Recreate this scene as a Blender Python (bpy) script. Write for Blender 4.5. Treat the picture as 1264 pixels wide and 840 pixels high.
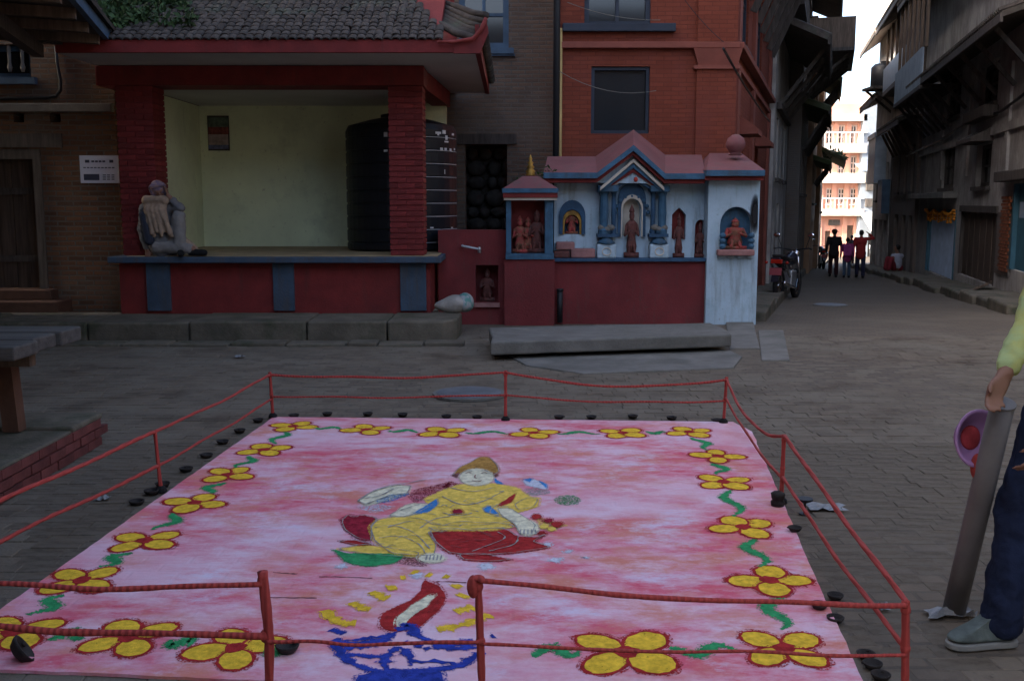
import bpy, math, random
from mathutils import Vector, Matrix
random.seed(7)
for o in list(bpy.data.objects): bpy.data.objects.remove(o)
SC = bpy.context.scene
COL = SC.collection
# ---------------------------------------------------------------- camera
F = 1250.0; TH = math.atan(170.0 / F); H = 1.62
CAM = Vector((0, 0, H))
cd = bpy.data.cameras.new('camera'); cam = bpy.data.objects.new('camera', cd); COL.objects.link(cam)
cam.location = CAM; cam.rotation_euler = (math.pi / 2 - TH, 0, 0)
cd.sensor_width = 36; cd.lens = 36 * F / 1264.0; cd.clip_start = .05; cd.clip_end = 2000
SC.camera = cam
# ---------------------------------------------------------------- light
SUN_EL = math.radians(30); SUN_AZ = math.atan2(-.94, -.34)      # clockwise from +Y
w = bpy.data.worlds.new('World'); SC.world = w; w.use_nodes = True
nt = w.node_tree; bg = nt.nodes['Background']
sky = nt.nodes.new('ShaderNodeTexSky'); sky.sky_type = 'NISHITA'; sky.sun_disc = False
sky.sun_elevation = SUN_EL; sky.sun_rotation = SUN_AZ
sky.altitude = 1300; sky.air_density = 0.85; sky.dust_density = 10.0; sky.ozone_density = 0.0
nt.links.new(sky.outputs[0], bg.inputs[0]); bg.inputs[1].default_value = 0.14
sd = bpy.data.lights.new('sun', 'SUN'); sd.energy = 3.2; sd.angle = math.radians(.5); sd.color = (1, .93, .83)
sun = bpy.data.objects.new('sun', sd); COL.objects.link(sun)
ts = Vector((math.sin(SUN_AZ) * math.cos(SUN_EL), math.cos(SUN_AZ) * math.cos(SUN_EL), math.sin(SUN_EL)))
sun.rotation_euler = ts.to_track_quat('Z', 'Y').to_euler(); sun.location = (-30, -20, 40)
SC.view_settings.view_transform = 'Standard'; SC.view_settings.look = 'None'
SC.view_settings.gamma = 1; SC.view_settings.use_curve_mapping = False
SC.view_settings.exposure = 2.45
# ---------------------------------------------------------------- pixels to places
def ray(x, y):
    u = (x - 632) / F; v = (420 - y) / F
    return Vector((u, math.cos(TH) + v * math.sin(TH), -math.sin(TH) + v * math.cos(TH)))
def G(x, y, z=0.0):
    d = ray(x, y); return CAM + d * ((z - H) / d.z)
def PY(x, y, Y):
    d = ray(x, y); return CAM + d * (Y / d.y)
def gz(y):
    if y < 13: return 0.0
    if y < 90: return -.04 * (y - 13)
    return -.04 * 77
def GA(x, y):                                    # point on the sloping street
    d = ray(x, y); t = 1.0
    for k in range(60):
        p = CAM + d * t; t = (gz(p.y) - H) / d.z * .5 + t * .5
    return CAM + d * t
class Fr:                                        # a wall: tangent, outward normal
    def __init__(s, o, t, n):
        s.o = Vector((o[0], o[1])); s.t = Vector(t).normalized(); s.n = Vector(n).normalized()
    def P(s, a, z, k=0.0):
        q = s.o + s.t * a + s.n * k; return Vector((q.x, q.y, z))
    def S(s, x, y, k=0.0):                       # pixel -> (along, z) on the wall plane
        d = ray(x, y); n = Vector((s.n.x, s.n.y, 0)); o = s.P(0, 0, k)
        p = CAM + d * ((o - CAM).dot(n) / d.dot(n))
        return (Vector((p.x, p.y)) - s.o).dot(s.t), p.z
# ---------------------------------------------------------------- mesh builder
ORG = {}
class M:
    def __init__(s): s.v = []; s.f = []; s.m = []
    def add(s, vs, fs, mi=0):
        b = len(s.v); s.v += [tuple(p) for p in vs]
        s.f += [tuple(i + b for i in f) for f in fs]; s.m += [mi] * len(fs); return s
    def hexa(s, p, mi=0):                        # 8 points: bottom ring then top ring
        return s.add(p, [(3, 2, 1, 0), (4, 5, 6, 7), (0, 1, 5, 4), (1, 2, 6, 5), (2, 3, 7, 6), (3, 0, 4, 7)], mi)
    def box(s, x0, x1, y0, y1, z0, z1, mi=0):
        return s.hexa([(x0, y0, z0), (x1, y0, z0), (x1, y1, z0), (x0, y1, z0), (x0, y0, z1), (x1, y0, z1), (x1, y1, z1), (x0, y1, z1)], mi)
    def fbox(s, fr, a0, a1, z0, z1, k0, k1, mi=0):
        p = [fr.P(a0, z0, k1), fr.P(a1, z0, k1), fr.P(a1, z0, k0), fr.P(a0, z0, k0)]
        if fr.t.x * fr.n.y - fr.t.y * fr.n.x > 0: p = [p[1], p[0], p[3], p[2]]
        return s.hexa(p + [Vector((q.x, q.y, z1)) for q in p], mi)
    def obox(s, c, ax, ay, az, mi=0):            # centre and three half-axes
        c = Vector(c); ax = Vector(ax); ay = Vector(ay); az = Vector(az)
        return s.hexa([c - ax - ay - az, c + ax - ay - az, c + ax + ay - az, c - ax + ay - az,
                       c - ax - ay + az, c + ax - ay + az, c + ax + ay + az, c - ax + ay + az], mi)
    def bar(s, a, b, w, h, up=(0, 0, 1), mi=0):
        a = Vector(a); b = Vector(b); d = (b - a); l = d.length; d.normalize(); up = Vector(up)
        if abs(d.dot(up)) > .98: up = Vector((0, 1, 0))
        sd_ = d.cross(up).normalized(); u = sd_.cross(d)
        return s.obox((a + b) / 2, d * l / 2, sd_ * w / 2, u * h / 2, mi)
    def prism(s, poly, ext, mi=0):               # planar loop of 3d points + extrusion vector
        n = len(poly); ext = Vector(ext); a = [Vector(p) for p in poly]; b = [p + ext for p in a]
        nv = Vector((0, 0, 0))
        for i in range(n): nv += a[i].cross(a[(i + 1) % n])
        if nv.dot(ext) > 0: a, b = a[::-1], b[::-1]
        fs = [tuple(range(n)), tuple(range(2 * n - 1, n - 1, -1))]
        for i in range(n): fs.append((i, i + n, (i + 1) % n + n, (i + 1) % n))
        return s.add(a + b, fs, mi)
    def sheet(s, poly, mi=0):
        return s.add(poly, [tuple(range(len(poly)))], mi)
    def tube(s, pts, r, n=8, mi=0, cap=True):
        pts = [Vector(p) for p in pts]; N = len(pts)
        if not isinstance(r, (list, tuple)): r = [r] * N
        vs = []; up = None
        for i, p in enumerate(pts):
            d = (pts[min(i + 1, N - 1)] - pts[max(i - 1, 0)]).normalized()
            if up is None: up = Vector((0, 0, 1)) if abs(d.z) < .9 else Vector((1, 0, 0))
            a = d.cross(up).normalized(); b = a.cross(d).normalized(); up = b
            for k in range(n):
                t = 2 * math.pi * k / n; vs.append(p + (a * math.cos(t) + b * math.sin(t)) * r[i])
        fs = []
        for i in range(N - 1):
            for k in range(n):
                fs.append((i * n + k, i * n + (k + 1) % n, (i + 1) * n + (k + 1) % n, (i + 1) * n + k))
        if cap: fs += [tuple(range(n - 1, -1, -1)), tuple(range((N - 1) * n, N * n))]
        return s.add(vs, fs, mi)
    def lathe(s, prof, c, n=16, mi=0, ax=None, sx=1, sy=1):
        c = Vector(c); az = Vector(ax).normalized() if ax else Vector((0, 0, 1))
        a = az.orthogonal().normalized() if ax else Vector((1, 0, 0)); b = az.cross(a)
        vs = []; fs = []
        for r, z in prof:
            for k in range(n):
                t = 2 * math.pi * k / n; vs.append(c + a * (math.cos(t) * r * sx) + b * (math.sin(t) * r * sy) + az * z)
        for i in range(len(prof) - 1):
            for k in range(n):
                fs.append((i * n + k, i * n + (k + 1) % n, (i + 1) * n + (k + 1) % n, (i + 1) * n + k))
        fs += [tuple(range(n - 1, -1, -1)), tuple(range((len(prof) - 1) * n, len(prof) * n))]
        return s.add(vs, fs, mi)
    def ell(s, c, rx, ry, rz, n=12, m=8, mi=0, R=None):
        c = Vector(c); vs = []; fs = []
        for i in range(m + 1):
            ph = math.pi * i / m
            for k in range(n):
                t = 2 * math.pi * k / n
                q = Vector((rx * math.sin(ph) * math.cos(t), ry * math.sin(ph) * math.sin(t), -rz * math.cos(ph)))
                if R is not None: q = R @ q
                vs.append(c + q)
        for i in range(m):
            for k in range(n):
                fs.append((i * n + k, i * n + (k + 1) % n, (i + 1) * n + (k + 1) % n, (i + 1) * n + k))
        return s.add(vs, fs, mi)
    def cap(s, a, b, ra, rb, n=12, mi=0):        # tapered capsule
        a = Vector(a); b = Vector(b); d = (b - a).normalized()
        pts = [a - d * ra * .95, a - d * ra * .7, a - d * ra * .3, a, b, b + d * rb * .3, b + d * rb * .7, b + d * rb * .95]
        rr = [ra * .3, ra * .71, ra * .95, ra, rb, rb * .95, rb * .71, rb * .3]
        return s.tube(pts, rr, n, mi)
    def mesh(s, name, mats, org=(0, 0, 0), smooth=False):
        me = bpy.data.meshes.new(name)
        ox, oy, oz = org
        me.from_pydata([(x - ox, y - oy, z - oz) for x, y, z in s.v], [], s.f)
        if not isinstance(mats, (list, tuple)): mats = [mats]
        for m_ in mats: me.materials.append(m_)
        if len(mats) > 1: me.polygons.foreach_set('material_index', s.m)
        if smooth: me.polygons.foreach_set('use_smooth', [True] * len(me.polygons))
        uv = me.uv_layers.new(name='UVMap'); dat = [0.0] * (2 * len(me.loops))
        V = s.v
        for p in me.polygons:
            n = p.normal
            if abs(n.z) > .75:
                for li in p.loop_indices:
                    q = V[me.loops[li].vertex_index]; dat[2 * li] = q[0]; dat[2 * li + 1] = q[1]
            else:
                l = math.hypot(n.x, n.y) or 1; tx, ty = -n.y / l, n.x / l
                for li in p.loop_indices:
                    q = V[me.loops[li].vertex_index]; dat[2 * li] = q[0] * tx + q[1] * ty; dat[2 * li + 1] = q[2]
        uv.data.foreach_set('uv', dat)
        me.update(); return me
    def build(s, name, mats, parent=None, org=None, smooth=False, bevel=0, kind=None):
        if parent is not None: org = ORG[parent.name]
        elif org is None: org = (0, 0, 0)
        me = s.mesh(name, mats, org, smooth)
        o = bpy.data.objects.new(name, me); COL.objects.link(o); ORG[o.name] = tuple(org)
        if parent is not None: o.parent = parent
        else: o.location = org
        if bevel:
            md = o.modifiers.new('bevel', 'BEVEL'); md.width = bevel; md.segments = 2; md.limit_method = 'ANGLE'; md.angle_limit = math.radians(40)
        if kind: o['kind'] = kind
        return o
def tag(o, label, cat, group=None):
    o['label'] = label; o['category'] = cat
    if group: o['group'] = group
    return o
def thing(name, label, cat, loc=(0, 0, 0), group=None):
    o = bpy.data.objects.new(name, None); COL.objects.link(o); o.location = loc; ORG[o.name] = tuple(loc)
    o.empty_display_size = .1
    return tag(o, label, cat, group)
def piece(name, me, parent, loc, rot=None, scale=None):   # shared-mesh piece, loc in world
    o = bpy.data.objects.new(name, me); COL.objects.link(o); o.parent = parent
    g = ORG[parent.name]; o.location = (loc[0] - g[0], loc[1] - g[1], loc[2] - g[2]); ORG[o.name] = tuple(loc)
    if rot is not None: o.rotation_euler = rot
    if scale is not None: o.scale = scale
    return o
def kids(o): return [c for c in bpy.data.objects if c.parent == o]
def copy_tree(o, parent=None):
    c = o.copy(); COL.objects.link(c); c.parent = parent; ORG[c.name] = ORG.get(o.name, (0, 0, 0))
    for ch in kids(o): copy_tree(ch, c)
    return c
# ---------------------------------------------------------------- materials
def N(nt, typ, **kw):
    n = nt.nodes.new(typ)
    for k, v in kw.items():
        if k == 'op': n.operation = v
        else: n.inputs[k].default_value = v
    return n
def rgba(c): return (c[0], c[1], c[2], 1)
def mul(c, k): return tuple(min(1, x * k) for x in c)
MATS = {}
def base_mat(name):
    m = bpy.data.materials.new(name); m.use_nodes = True; MATS[name] = m
    return m, m.node_tree, m.node_tree.nodes['Principled BSDF']
def mixc(nt, fac, a, b, mode='MIX'):
    n = nt.nodes.new('ShaderNodeMix'); n.data_type = 'RGBA'; n.blend_type = mode
    for sock, val in ((n.inputs[0], fac), (n.inputs[6], a), (n.inputs[7], b)):
        if hasattr(val, 'links'): nt.links.new(val, sock)
        elif isinstance(val, tuple): sock.default_value = rgba(val)
        else: sock.default_value = val
    return n.outputs[2]
def ramp(nt, src, a, b):
    n = nt.nodes.new('ShaderNodeMapRange'); n.inputs[1].default_value = a; n.inputs[2].default_value = b
    n.clamp = True; nt.links.new(src, n.inputs[0]); return n.outputs[0]
def noise(nt, vec, scale, detail=4, rough=.6):
    n = N(nt, 'ShaderNodeTexNoise', Scale=scale, Detail=detail, Roughness=rough)
    nt.links.new(vec, n.inputs['Vector']); return n.outputs['Fac']
def vecmap(nt, src, sc):
    n = nt.nodes.new('ShaderNodeMapping'); n.inputs['Scale'].default_value = sc
    nt.links.new(src, n.inputs[0]); return n.outputs[0]
def rnd_value(nt):
    oi = nt.nodes.new('ShaderNodeObjectInfo'); ge = nt.nodes.new('ShaderNodeNewGeometry')
    a = nt.nodes.new('ShaderNodeMath'); a.operation = 'ADD'
    nt.links.new(oi.outputs['Random'], a.inputs[0]); nt.links.new(ge.outputs['Random Per Island'], a.inputs[1])
    f = nt.nodes.new('ShaderNodeMath'); f.operation = 'FRACT'; nt.links.new(a.outputs[0], f.inputs[0]); return f.outputs[0]
def bump(nt, bs, h, strength, dist=.02):
    b = nt.nodes.new('ShaderNodeBump'); b.inputs['Strength'].default_value = strength; b.inputs['Distance'].default_value = dist
    nt.links.new(h, b.inputs['Height']); nt.links.new(b.outputs[0], bs.inputs['Normal'])
def mat(name, col, rough=.8, var=.2, scale=3., bmp=.3, bscale=35., spec=.3, metal=0., col2=None, thr=(.35, .7), stretch=(1, 1, 1), rnd=0., dirt=None, dthr=(.52, .72), dscale=1.3, streak=None, sthr=(.5, .7)):
    m, nt, bs = base_mat(name)
    tc = nt.nodes.new('ShaderNodeTexCoord'); ob = vecmap(nt, tc.outputs['Object'], stretch)
    c = mixc(nt, ramp(nt, noise(nt, ob, scale), *thr), mul(col, 1 - var), col2 if col2 else mul(col, 1 + var))
    if rnd:
        r = rnd_value(nt); c = mixc(nt, ramp(nt, r, 0, 1), mixc(nt, 1.0, c, (1 - rnd, 1 - rnd, 1 - rnd), 'MULTIPLY'), mixc(nt, 1.0, c, (1, 1, 1), 'MULTIPLY'))
    if dirt: c = mixc(nt, ramp(nt, noise(nt, tc.outputs['Object'], dscale, 6, .7), *dthr), c, dirt)
    if streak:
        c = mixc(nt, ramp(nt, noise(nt, vecmap(nt, tc.outputs['Object'], (7, 7, .9)), 1.0, 7, .7), *sthr), c, streak)
        c = mixc(nt, ramp(nt, noise(nt, tc.outputs['Object'], 14, 6, .75), .60, .72), c, streak)
    nt.links.new(c, bs.inputs['Base Color'])
    bs.inputs['Roughness'].default_value = rough; bs.inputs['Metallic'].default_value = metal
    bs.inputs['Specular IOR Level'].default_value = spec
    if bmp: bump(nt, bs, noise(nt, ob, bscale, 5, .65), bmp, .012)
    return m
def brickmat(name, c1, c2, mortar, bw=.22, bh=.065, ms=.008, bmp=.5, dirt=None, dthr=(.5, .75), dscale=.9, pale=None, pthr=(.66, .7), pscale=2.2, moss=None):
    m, nt, bs = base_mat(name)
    tc = nt.nodes.new('ShaderNodeTexCoord'); uv = tc.outputs['UV']; ob = tc.outputs['Object']
    wob = nt.nodes.new('ShaderNodeVectorMath'); wob.operation = 'MULTIPLY_ADD'
    nz = N(nt, 'ShaderNodeTexNoise', Scale=3.0); nt.links.new(ob, nz.inputs['Vector'])
    nt.links.new(nz.outputs['Color'], wob.inputs[0]); wob.inputs[1].default_value = (.02, .02, 0); nt.links.new(uv, wob.inputs[2])
    b = nt.nodes.new('ShaderNodeTexBrick'); nt.links.new(wob.outputs[0], b.inputs['Vector'])
    b.inputs['Color1'].default_value = rgba(c1); b.inputs['Color2'].default_value = rgba(c2); b.inputs['Mortar'].default_value = rgba(mortar)
    b.inputs['Scale'].default_value = 1; b.inputs['Brick Width'].default_value = bw; b.inputs['Row Height'].default_value = bh
    b.inputs['Mortar Size'].default_value = ms; b.inputs['Mortar Smooth'].default_value = .3
    c = b.outputs['Color']
    n1 = noise(nt, ob, 9, 5, .7); c = mixc(nt, .55, c, mixc(nt, n1, (.45, .45, .45), (1, 1, 1)), 'MULTIPLY')
    if dirt: c = mixc(nt, ramp(nt, noise(nt, ob, dscale, 6, .65), *dthr), c, dirt)
    if pale: c = mixc(nt, ramp(nt, noise(nt, vecmap(nt, ob, (1, 1, 1.6)), pscale, 6, .7), *pthr), c, pale)
    nt.links.new(c, bs.inputs['Base Color']); bs.inputs['Roughness'].default_value = .88; bs.inputs['Specular IOR Level'].default_value = .2
    h = nt.nodes.new('ShaderNodeMath'); h.operation = 'MULTIPLY_ADD'; nt.links.new(b.outputs['Fac'], h.inputs[0]); h.inputs[1].default_value = -1
    nt.links.new(noise(nt, ob, 30, 5, .7), h.inputs[2]); bump(nt, bs, h.outputs[0], bmp, .012)
    return m
# ---------------------------------------------------------------- shared helpers
def wall_holes(m, fr, a0, a1, z0, z1, th, holes, mi=0):
    A = sorted(set([a0, a1] + [min(max(h[i], a0), a1) for h in holes for i in (0, 1)]))
    Z = sorted(set([z0, z1] + [min(max(h[i], z0), z1) for h in holes for i in (2, 3)]))
    flip = fr.t.x * fr.n.y - fr.t.y * fr.n.x > 0
    def q(a, b, c, d):
        m.add([a, b, c, d] if not flip else [d, c, b, a], [(0, 1, 2, 3)], mi)
    def hole(a, z): return any(h[0] < a < h[1] and h[2] < z < h[3] for h in holes)
    for i in range(len(A) - 1):
        for j in range(len(Z) - 1):
            am, zm = (A[i] + A[i + 1]) / 2, (Z[j] + Z[j + 1]) / 2
            if not hole(am, zm):
                q(fr.P(A[i], Z[j]), fr.P(A[i + 1], Z[j]), fr.P(A[i + 1], Z[j + 1]), fr.P(A[i], Z[j + 1]))
                q(fr.P(A[i + 1], Z[j], -th), fr.P(A[i], Z[j], -th), fr.P(A[i], Z[j + 1], -th), fr.P(A[i + 1], Z[j + 1], -th))
    for h in holes:
        b0, b1, y0, y1 = max(h[0], a0), min(h[1], a1), max(h[2], z0), min(h[3], z1)
        q(fr.P(b0, y0), fr.P(b0, y1), fr.P(b0, y1, -th), fr.P(b0, y0, -th))
        q(fr.P(b1, y0, -th), fr.P(b1, y1, -th), fr.P(b1, y1), fr.P(b1, y0))
        q(fr.P(b0, y0, -th), fr.P(b1, y0, -th), fr.P(b1, y0), fr.P(b0, y0))
        q(fr.P(b0, y1), fr.P(b1, y1), fr.P(b1, y1, -th), fr.P(b0, y1, -th))
    q(fr.P(a0, z1), fr.P(a1, z1), fr.P(a1, z1, -th), fr.P(a0, z1, -th))
    q(fr.P(a0, z0, -th), fr.P(a0, z0), fr.P(a0, z1), fr.P(a0, z1, -th)) if False else None
    q(fr.P(a1, z0), fr.P(a1, z0, -th), fr.P(a1, z1, -th), fr.P(a1, z1))
    q(fr.P(a0, z0, -th), fr.P(a0, z0), fr.P(a0, z1), fr.P(a0, z1, -th))
def window(fr, a0, a1, z0, z1, parent, fm, gm, rec=.14, fw=.07, nx=2, nz=2, sill=True, hood=False, sm=None, mw=.025):
    m = M()
    for b in ((a0 + .002, a0 + fw, z0 + .002, z1 - .002), (a1 - fw, a1 - .002, z0 + .002, z1 - .002), (a0 + fw, a1 - fw, z0 + .002, z0 + fw), (a0 + fw, a1 - fw, z1 - fw, z1 - .002)):
        m.fbox(fr, b[0], b[1], b[2], b[3], -rec, -rec + .08)
    wn = m.build('window', fm, parent)
    M().fbox(fr, a0 + fw * .6, a1 - fw * .6, z0 + fw * .6, z1 - fw * .6, -rec + .005, -rec + .02).build('pane', gm, wn)
    for i in range(1, nx):
        c = a0 + fw + (a1 - a0 - 2 * fw) * i / nx
        M().fbox(fr, c - mw, c + mw, z0 + fw, z1 - fw, -rec + .022, -rec + .06).build('mullion', fm, wn)
    for j in range(1, nz):
        c = z0 + fw + (z1 - z0 - 2 * fw) * j / nz
        M().fbox(fr, a0 + fw, a1 - fw, c - mw, c + mw, -rec + .0205, -rec + .057).build('mullion', fm, wn)
    sm = sm or fm
    if sill: M().fbox(fr, a0 - .08, a1 + .08, z0 - .09, z0 - .002, -.02, .09).build('sill', sm, wn)
    if hood:
        hm = M(); d = hood
        P = [fr.P(a0 - .1, z1 + .02, .003), fr.P(a0 - .1, z1 + .02, d), fr.P(a0 - .1, z1 + .1, d), fr.P(a0 - .1, z1 + .32, .003)]
        e = fr.P(a1 + .1, 0) - fr.P(a0 - .1, 0)
        hm.prism(P, e).build('hood', sm, wn)
    return wn
def leaf_clump(m, c, r, n, ls, flat=1.0, mi=0, rng=random):
    for i in range(n):
        d = Vector((rng.gauss(0, 1), rng.gauss(0, 1), rng.gauss(0, 1))).normalized() * r * rng.random() ** .4
        p = Vector(c) + Vector((d.x, d.y, d.z * flat))
        u = Vector((rng.gauss(0, 1), rng.gauss(0, 1), rng.gauss(0, .7) + .4)).normalized(); v = u.orthogonal().normalized()
        a = rng.uniform(0, 6.28); v = Matrix.Rotation(a, 3, u) @ v; l = ls * rng.uniform(.6, 1.4)
        m.add([p, p + u * l * .5 + v * l * .22, p + u * l, p + u * l * .5 - v * l * .22], [(0, 1, 2, 3)], mi)
# ================================================================ materials
m_bed = mat('street_bed', (.115, .096, .073), .95, .3, 5, .6, 60)
m_pave = mat('paving_brick', (.155, .12, .085), .92, .28, 2.2, .7, 55, rnd=.34, dirt=(.16, .138, .105), dthr=(.35, .62), dscale=1.1, streak=(.085, .07, .052), sthr=(.56, .78))
m_alley = brickmat('alley_paving', (.165, .132, .097), (.14, .115, .088), (.115, .097, .076), .2, .1, .012, .6, dirt=(.165, .143, .112), dscale=.5)
m_red = mat('red_paint', (.19, .024, .022), .7, .18, 4, .45, 45, dirt=(.12, .02, .02), dthr=(.5, .75), dscale=1.2, streak=(.10, .03, .027), sthr=(.55, .8))
m_red_brick = mat('red_painted_brick', (.22, .028, .027), .7, .2, 6, .5, 60, rnd=.35)
m_maroon = mat('maroon_paint', (.17, .028, .03), .8, .2, 2, .4, 40, dirt=(.10, .03, .03), dthr=(.5, .8), dscale=.8, streak=(.11, .05, .045), sthr=(.55, .8))
m_olive = mat('olive_plaster', (.68, .74, .50), .85, .1, 1.2, .15, 20, dirt=(.50, .55, .37), dthr=(.55, .8), dscale=1.6, streak=(.40, .43, .29), sthr=(.62, .85))
m_slabblue = mat('blue_edge_paint', (.05, .08, .12), .75, .2, 5, .4, streak=(.07, .07, .075))
m_floor = mat('platform_floor', (.36, .27, .15), .85, .25, 3, .3)
m_conc = mat('concrete', (.17, .163, .145), .9, .25, 2.5, .7, 40, dirt=(.10, .10, .085), dthr=(.45, .7))
m_stone = mat('kerb_stone', (.15, .13, .097), .92, .25, 3, .8, 25, dirt=(.055, .06, .035), dthr=(.48, .66), dscale=2.2, rnd=.25)
m_soffit = mat('soffit_plaster', (.5, .49, .47), .85, .08, 1.5, .1)
m_tile = mat('roof_tile', (.085, .068, .056), .85, .3, 8, .5, 60, rnd=.5, dirt=(.07, .085, .06), dthr=(.5, .75), dscale=3)
m_tilered = mat('roof_ridge_red', (.22, .035, .03), .75, .2)
m_brickbrown = brickmat('brown_brick', (.23, .115, .06), (.12, .065, .04), (.15, .13, .105), .22, .066, .011, .8, dirt=(.15, .13, .105), pale=(.5, .48, .44), pthr=(.7, .73))
m_brickgrey = brickmat('greyish_brick', (.22, .15, .105), (.14, .105, .08), (.16, .145, .125), .22, .064, .011, .8, dirt=(.17, .15, .125), dthr=(.5, .75))
m_house = brickmat('red_house_brick', (.225, .057, .032), (.18, .045, .026), (.155, .04, .025), .22, .062, .007, .4, dirt=(.17, .05, .038), dthr=(.5, .8))
m_housetrim = mat('red_house_trim', (.2, .06, .042), .8, .15, 3, .25)
m_navy = mat('navy_frame', (.018, .025, .04), .5, .2)
m_blueframe = mat('blue_window_frame', (.06, .11, .17), .6, .25)
m_glass = mat('dark_glass', (.02, .024, .028), .08, .1, 1, 0, spec=.6)
m_wood = mat('dark_timber', (.075, .064, .056), .8, .4, 4, .5, 30, stretch=(6, 6, .6))
m_woodlt = mat('brown_timber', (.12, .085, .062), .8, .35, 4, .4, 30, stretch=(6, 6, .6))
m_doorwood = mat('door_planks', (.085, .06, .045), .75, .4, 3, .4, 30, stretch=(8, 8, .5))
m_step = mat('worn_orange_wood', (.10, .05, .032), .8, .3, 4, .3)
m_recess = mat('rubble_stone', (.04, .036, .032), .95, .35, 6, 1.0, 14)
m_cable = mat('cable_rubber', (.015, .017, .02), .5, .1, 1, 0)
m_yellowpole = mat('bamboo_pole', (.35, .24, .09), .6, .2)
m_plgrey = mat('grey_plaster', (.42, .395, .365), .9, .2, 1.6, .4, 30, dirt=(.19, .175, .16), dthr=(.45, .7), dscale=.6, streak=(.2, .18, .16), sthr=(.5, .75))
m_pldark = brickmat('dark_alley_brick', (.22, .15, .11), (.17, .12, .09), (.16, .145, .13), .22, .062, .01, .5, dirt=(.15, .14, .13), dthr=(.35, .65))
m_plcream = mat('ochre_plaster', (.33, .2, .12), .9, .2, 2, .3)
m_pink = mat('salmon_plaster', (.56, .29, .215), .85, .1, .8, .1)
m_cream = mat('cream_trim', (.62, .52, .45), .8, .1, 1, .1)
m_white = mat('white_paint', (.6, .58, .56), .7, .07, 2, .15)
m_sheet = mat('corrugated_sheet', (.26, .31, .36), .45, .15, 3, .1, metal=.3)
m_moss = mat('mossy_tiles', (.10, .10, .06), .95, .4, 6, .8, 30, dirt=(.07, .09, .035), dthr=(.4, .6))
m_greenleaf = mat('weed_leaf', (.05, .095, .03), .7, .4, 20, 0, rnd=.5)
m_tealdoor = mat('teal_paint', (.05, .14, .19), .6, .2, 3, .2)
m_skyblue = mat('pale_blue_paint', (.42, .52, .66), .7, .12, 3, .2)
m_marigold = mat('marigold', (.6, .22, .02), .8, .3, 30, .3)
m_tank = mat('black_plastic', (.012, .014, .018), .45, .2, 4, .1)
m_print = mat('white_print', (.6, .6, .6), .7, .1)
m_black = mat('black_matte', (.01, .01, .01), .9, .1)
# ================================================================ ground
m = M(); ys = [-400, -60, 12.3, 12.6] + [13 + 3.5 * i for i in range(23)] + [120, 600]
for i in range(len(ys) - 1):
    z = [gz(y) + (-.006 if y < 12.5 else 0) for y in (ys[i], ys[i + 1])]
    m.sheet([(-600, ys[i], z[0]), (600, ys[i], z[0]), (600, ys[i + 1], z[1]), (-600, ys[i + 1], z[1])])
ground = m.build('street_ground', m_alley, kind='structure')
# near street: each brick of the paving
RG = [G(338, 516), G(640, 519), G(905, 522), G(928, 534), G(1000, 700), G(1068, 850), G(1075, 872), G(300, 842), G(-100, 824), G(0, 755)]
def inpoly(x, y, P):
    c = False; j = len(P) - 1
    for i in range(len(P)):
        if (P[i].y > y) != (P[j].y > y) and x < (P[j].x - P[i].x) * (y - P[i].y) / (P[j].y - P[i].y) + P[i].x: c = not c
        j = i
    return c
cen = sum(RG, Vector()) / len(RG); RGin = [cen + (p - cen) * .96 for p in RG]
def brick_pts(L, W, Hh, ch=.012):
    l, w_ = L / 2, W / 2
    return [(-l, -w_, -Hh), (l, -w_, -Hh), (l, w_, -Hh), (-l, w_, -Hh), (-l, -w_, -ch), (l, -w_, -ch), (l, w_, -ch), (-l, w_, -ch),
            (-l + ch, -w_ + ch, 0), (l - ch, -w_ + ch, 0), (l - ch, w_ - ch, 0), (-l + ch, w_ - ch, 0)]
BF = [(0, 1, 5, 4), (1, 2, 6, 5), (2, 3, 7, 6), (3, 0, 4, 7), (4, 5, 9, 8), (5, 6, 10, 9), (6, 7, 11, 10), (7, 4, 8, 11), (8, 9, 10, 11)]
rb = random.Random(3); bricks = []
y = 1.95; row = 0
while y < 12.3:                                   # worn courses, roughly across the street
    wdt = rb.uniform(.088, .108); x = -6.8 - rb.uniform(0, .2); row += 1
    while x < 8.4:
        L = rb.choice((.19, .2, .21, .21, .22, .1)) * rb.uniform(.95, 1.05); cx = x + L / 2; yy = y + .05 * math.sin(cx * .9 + .4) + .022 * math.sin(cx * 2.3 + row * .13) + .035 * cx * .3
        x += L + .004
        if not (1.9 < yy < 12.38 and abs(cx) < .62 * yy + 1.6) or inpoly(cx, yy, RGin): continue
        ang = .0105 + .045 * math.cos(cx * .9 + .4) + .05 * math.cos(cx * 2.3 + row * .13)
        bricks.append((cx, yy, ang + rb.gauss(0, .025), L, wdt))
    y += wdt + .003
bm_ = M().add(brick_pts(1, 1, .05, .0035), BF).mesh('paving_brick', m_pave)
for v in bm_.vertices: v.co.x = math.copysign(.5 - (.016 if v.co.z > -.001 else 0), v.co.x); v.co.y = math.copysign(.5 - (.03 if v.co.z > -.001 else 0), v.co.y)
def vis(b):
    x, y = b[:2]
    return y > 3.35 and abs(x) < .5 * y
order = sorted([b for b in bricks if vis(b) and not inpoly(b[0], b[1], RG)], key=lambda b: b[1])
near = set(order[:300]); big = M()
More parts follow.
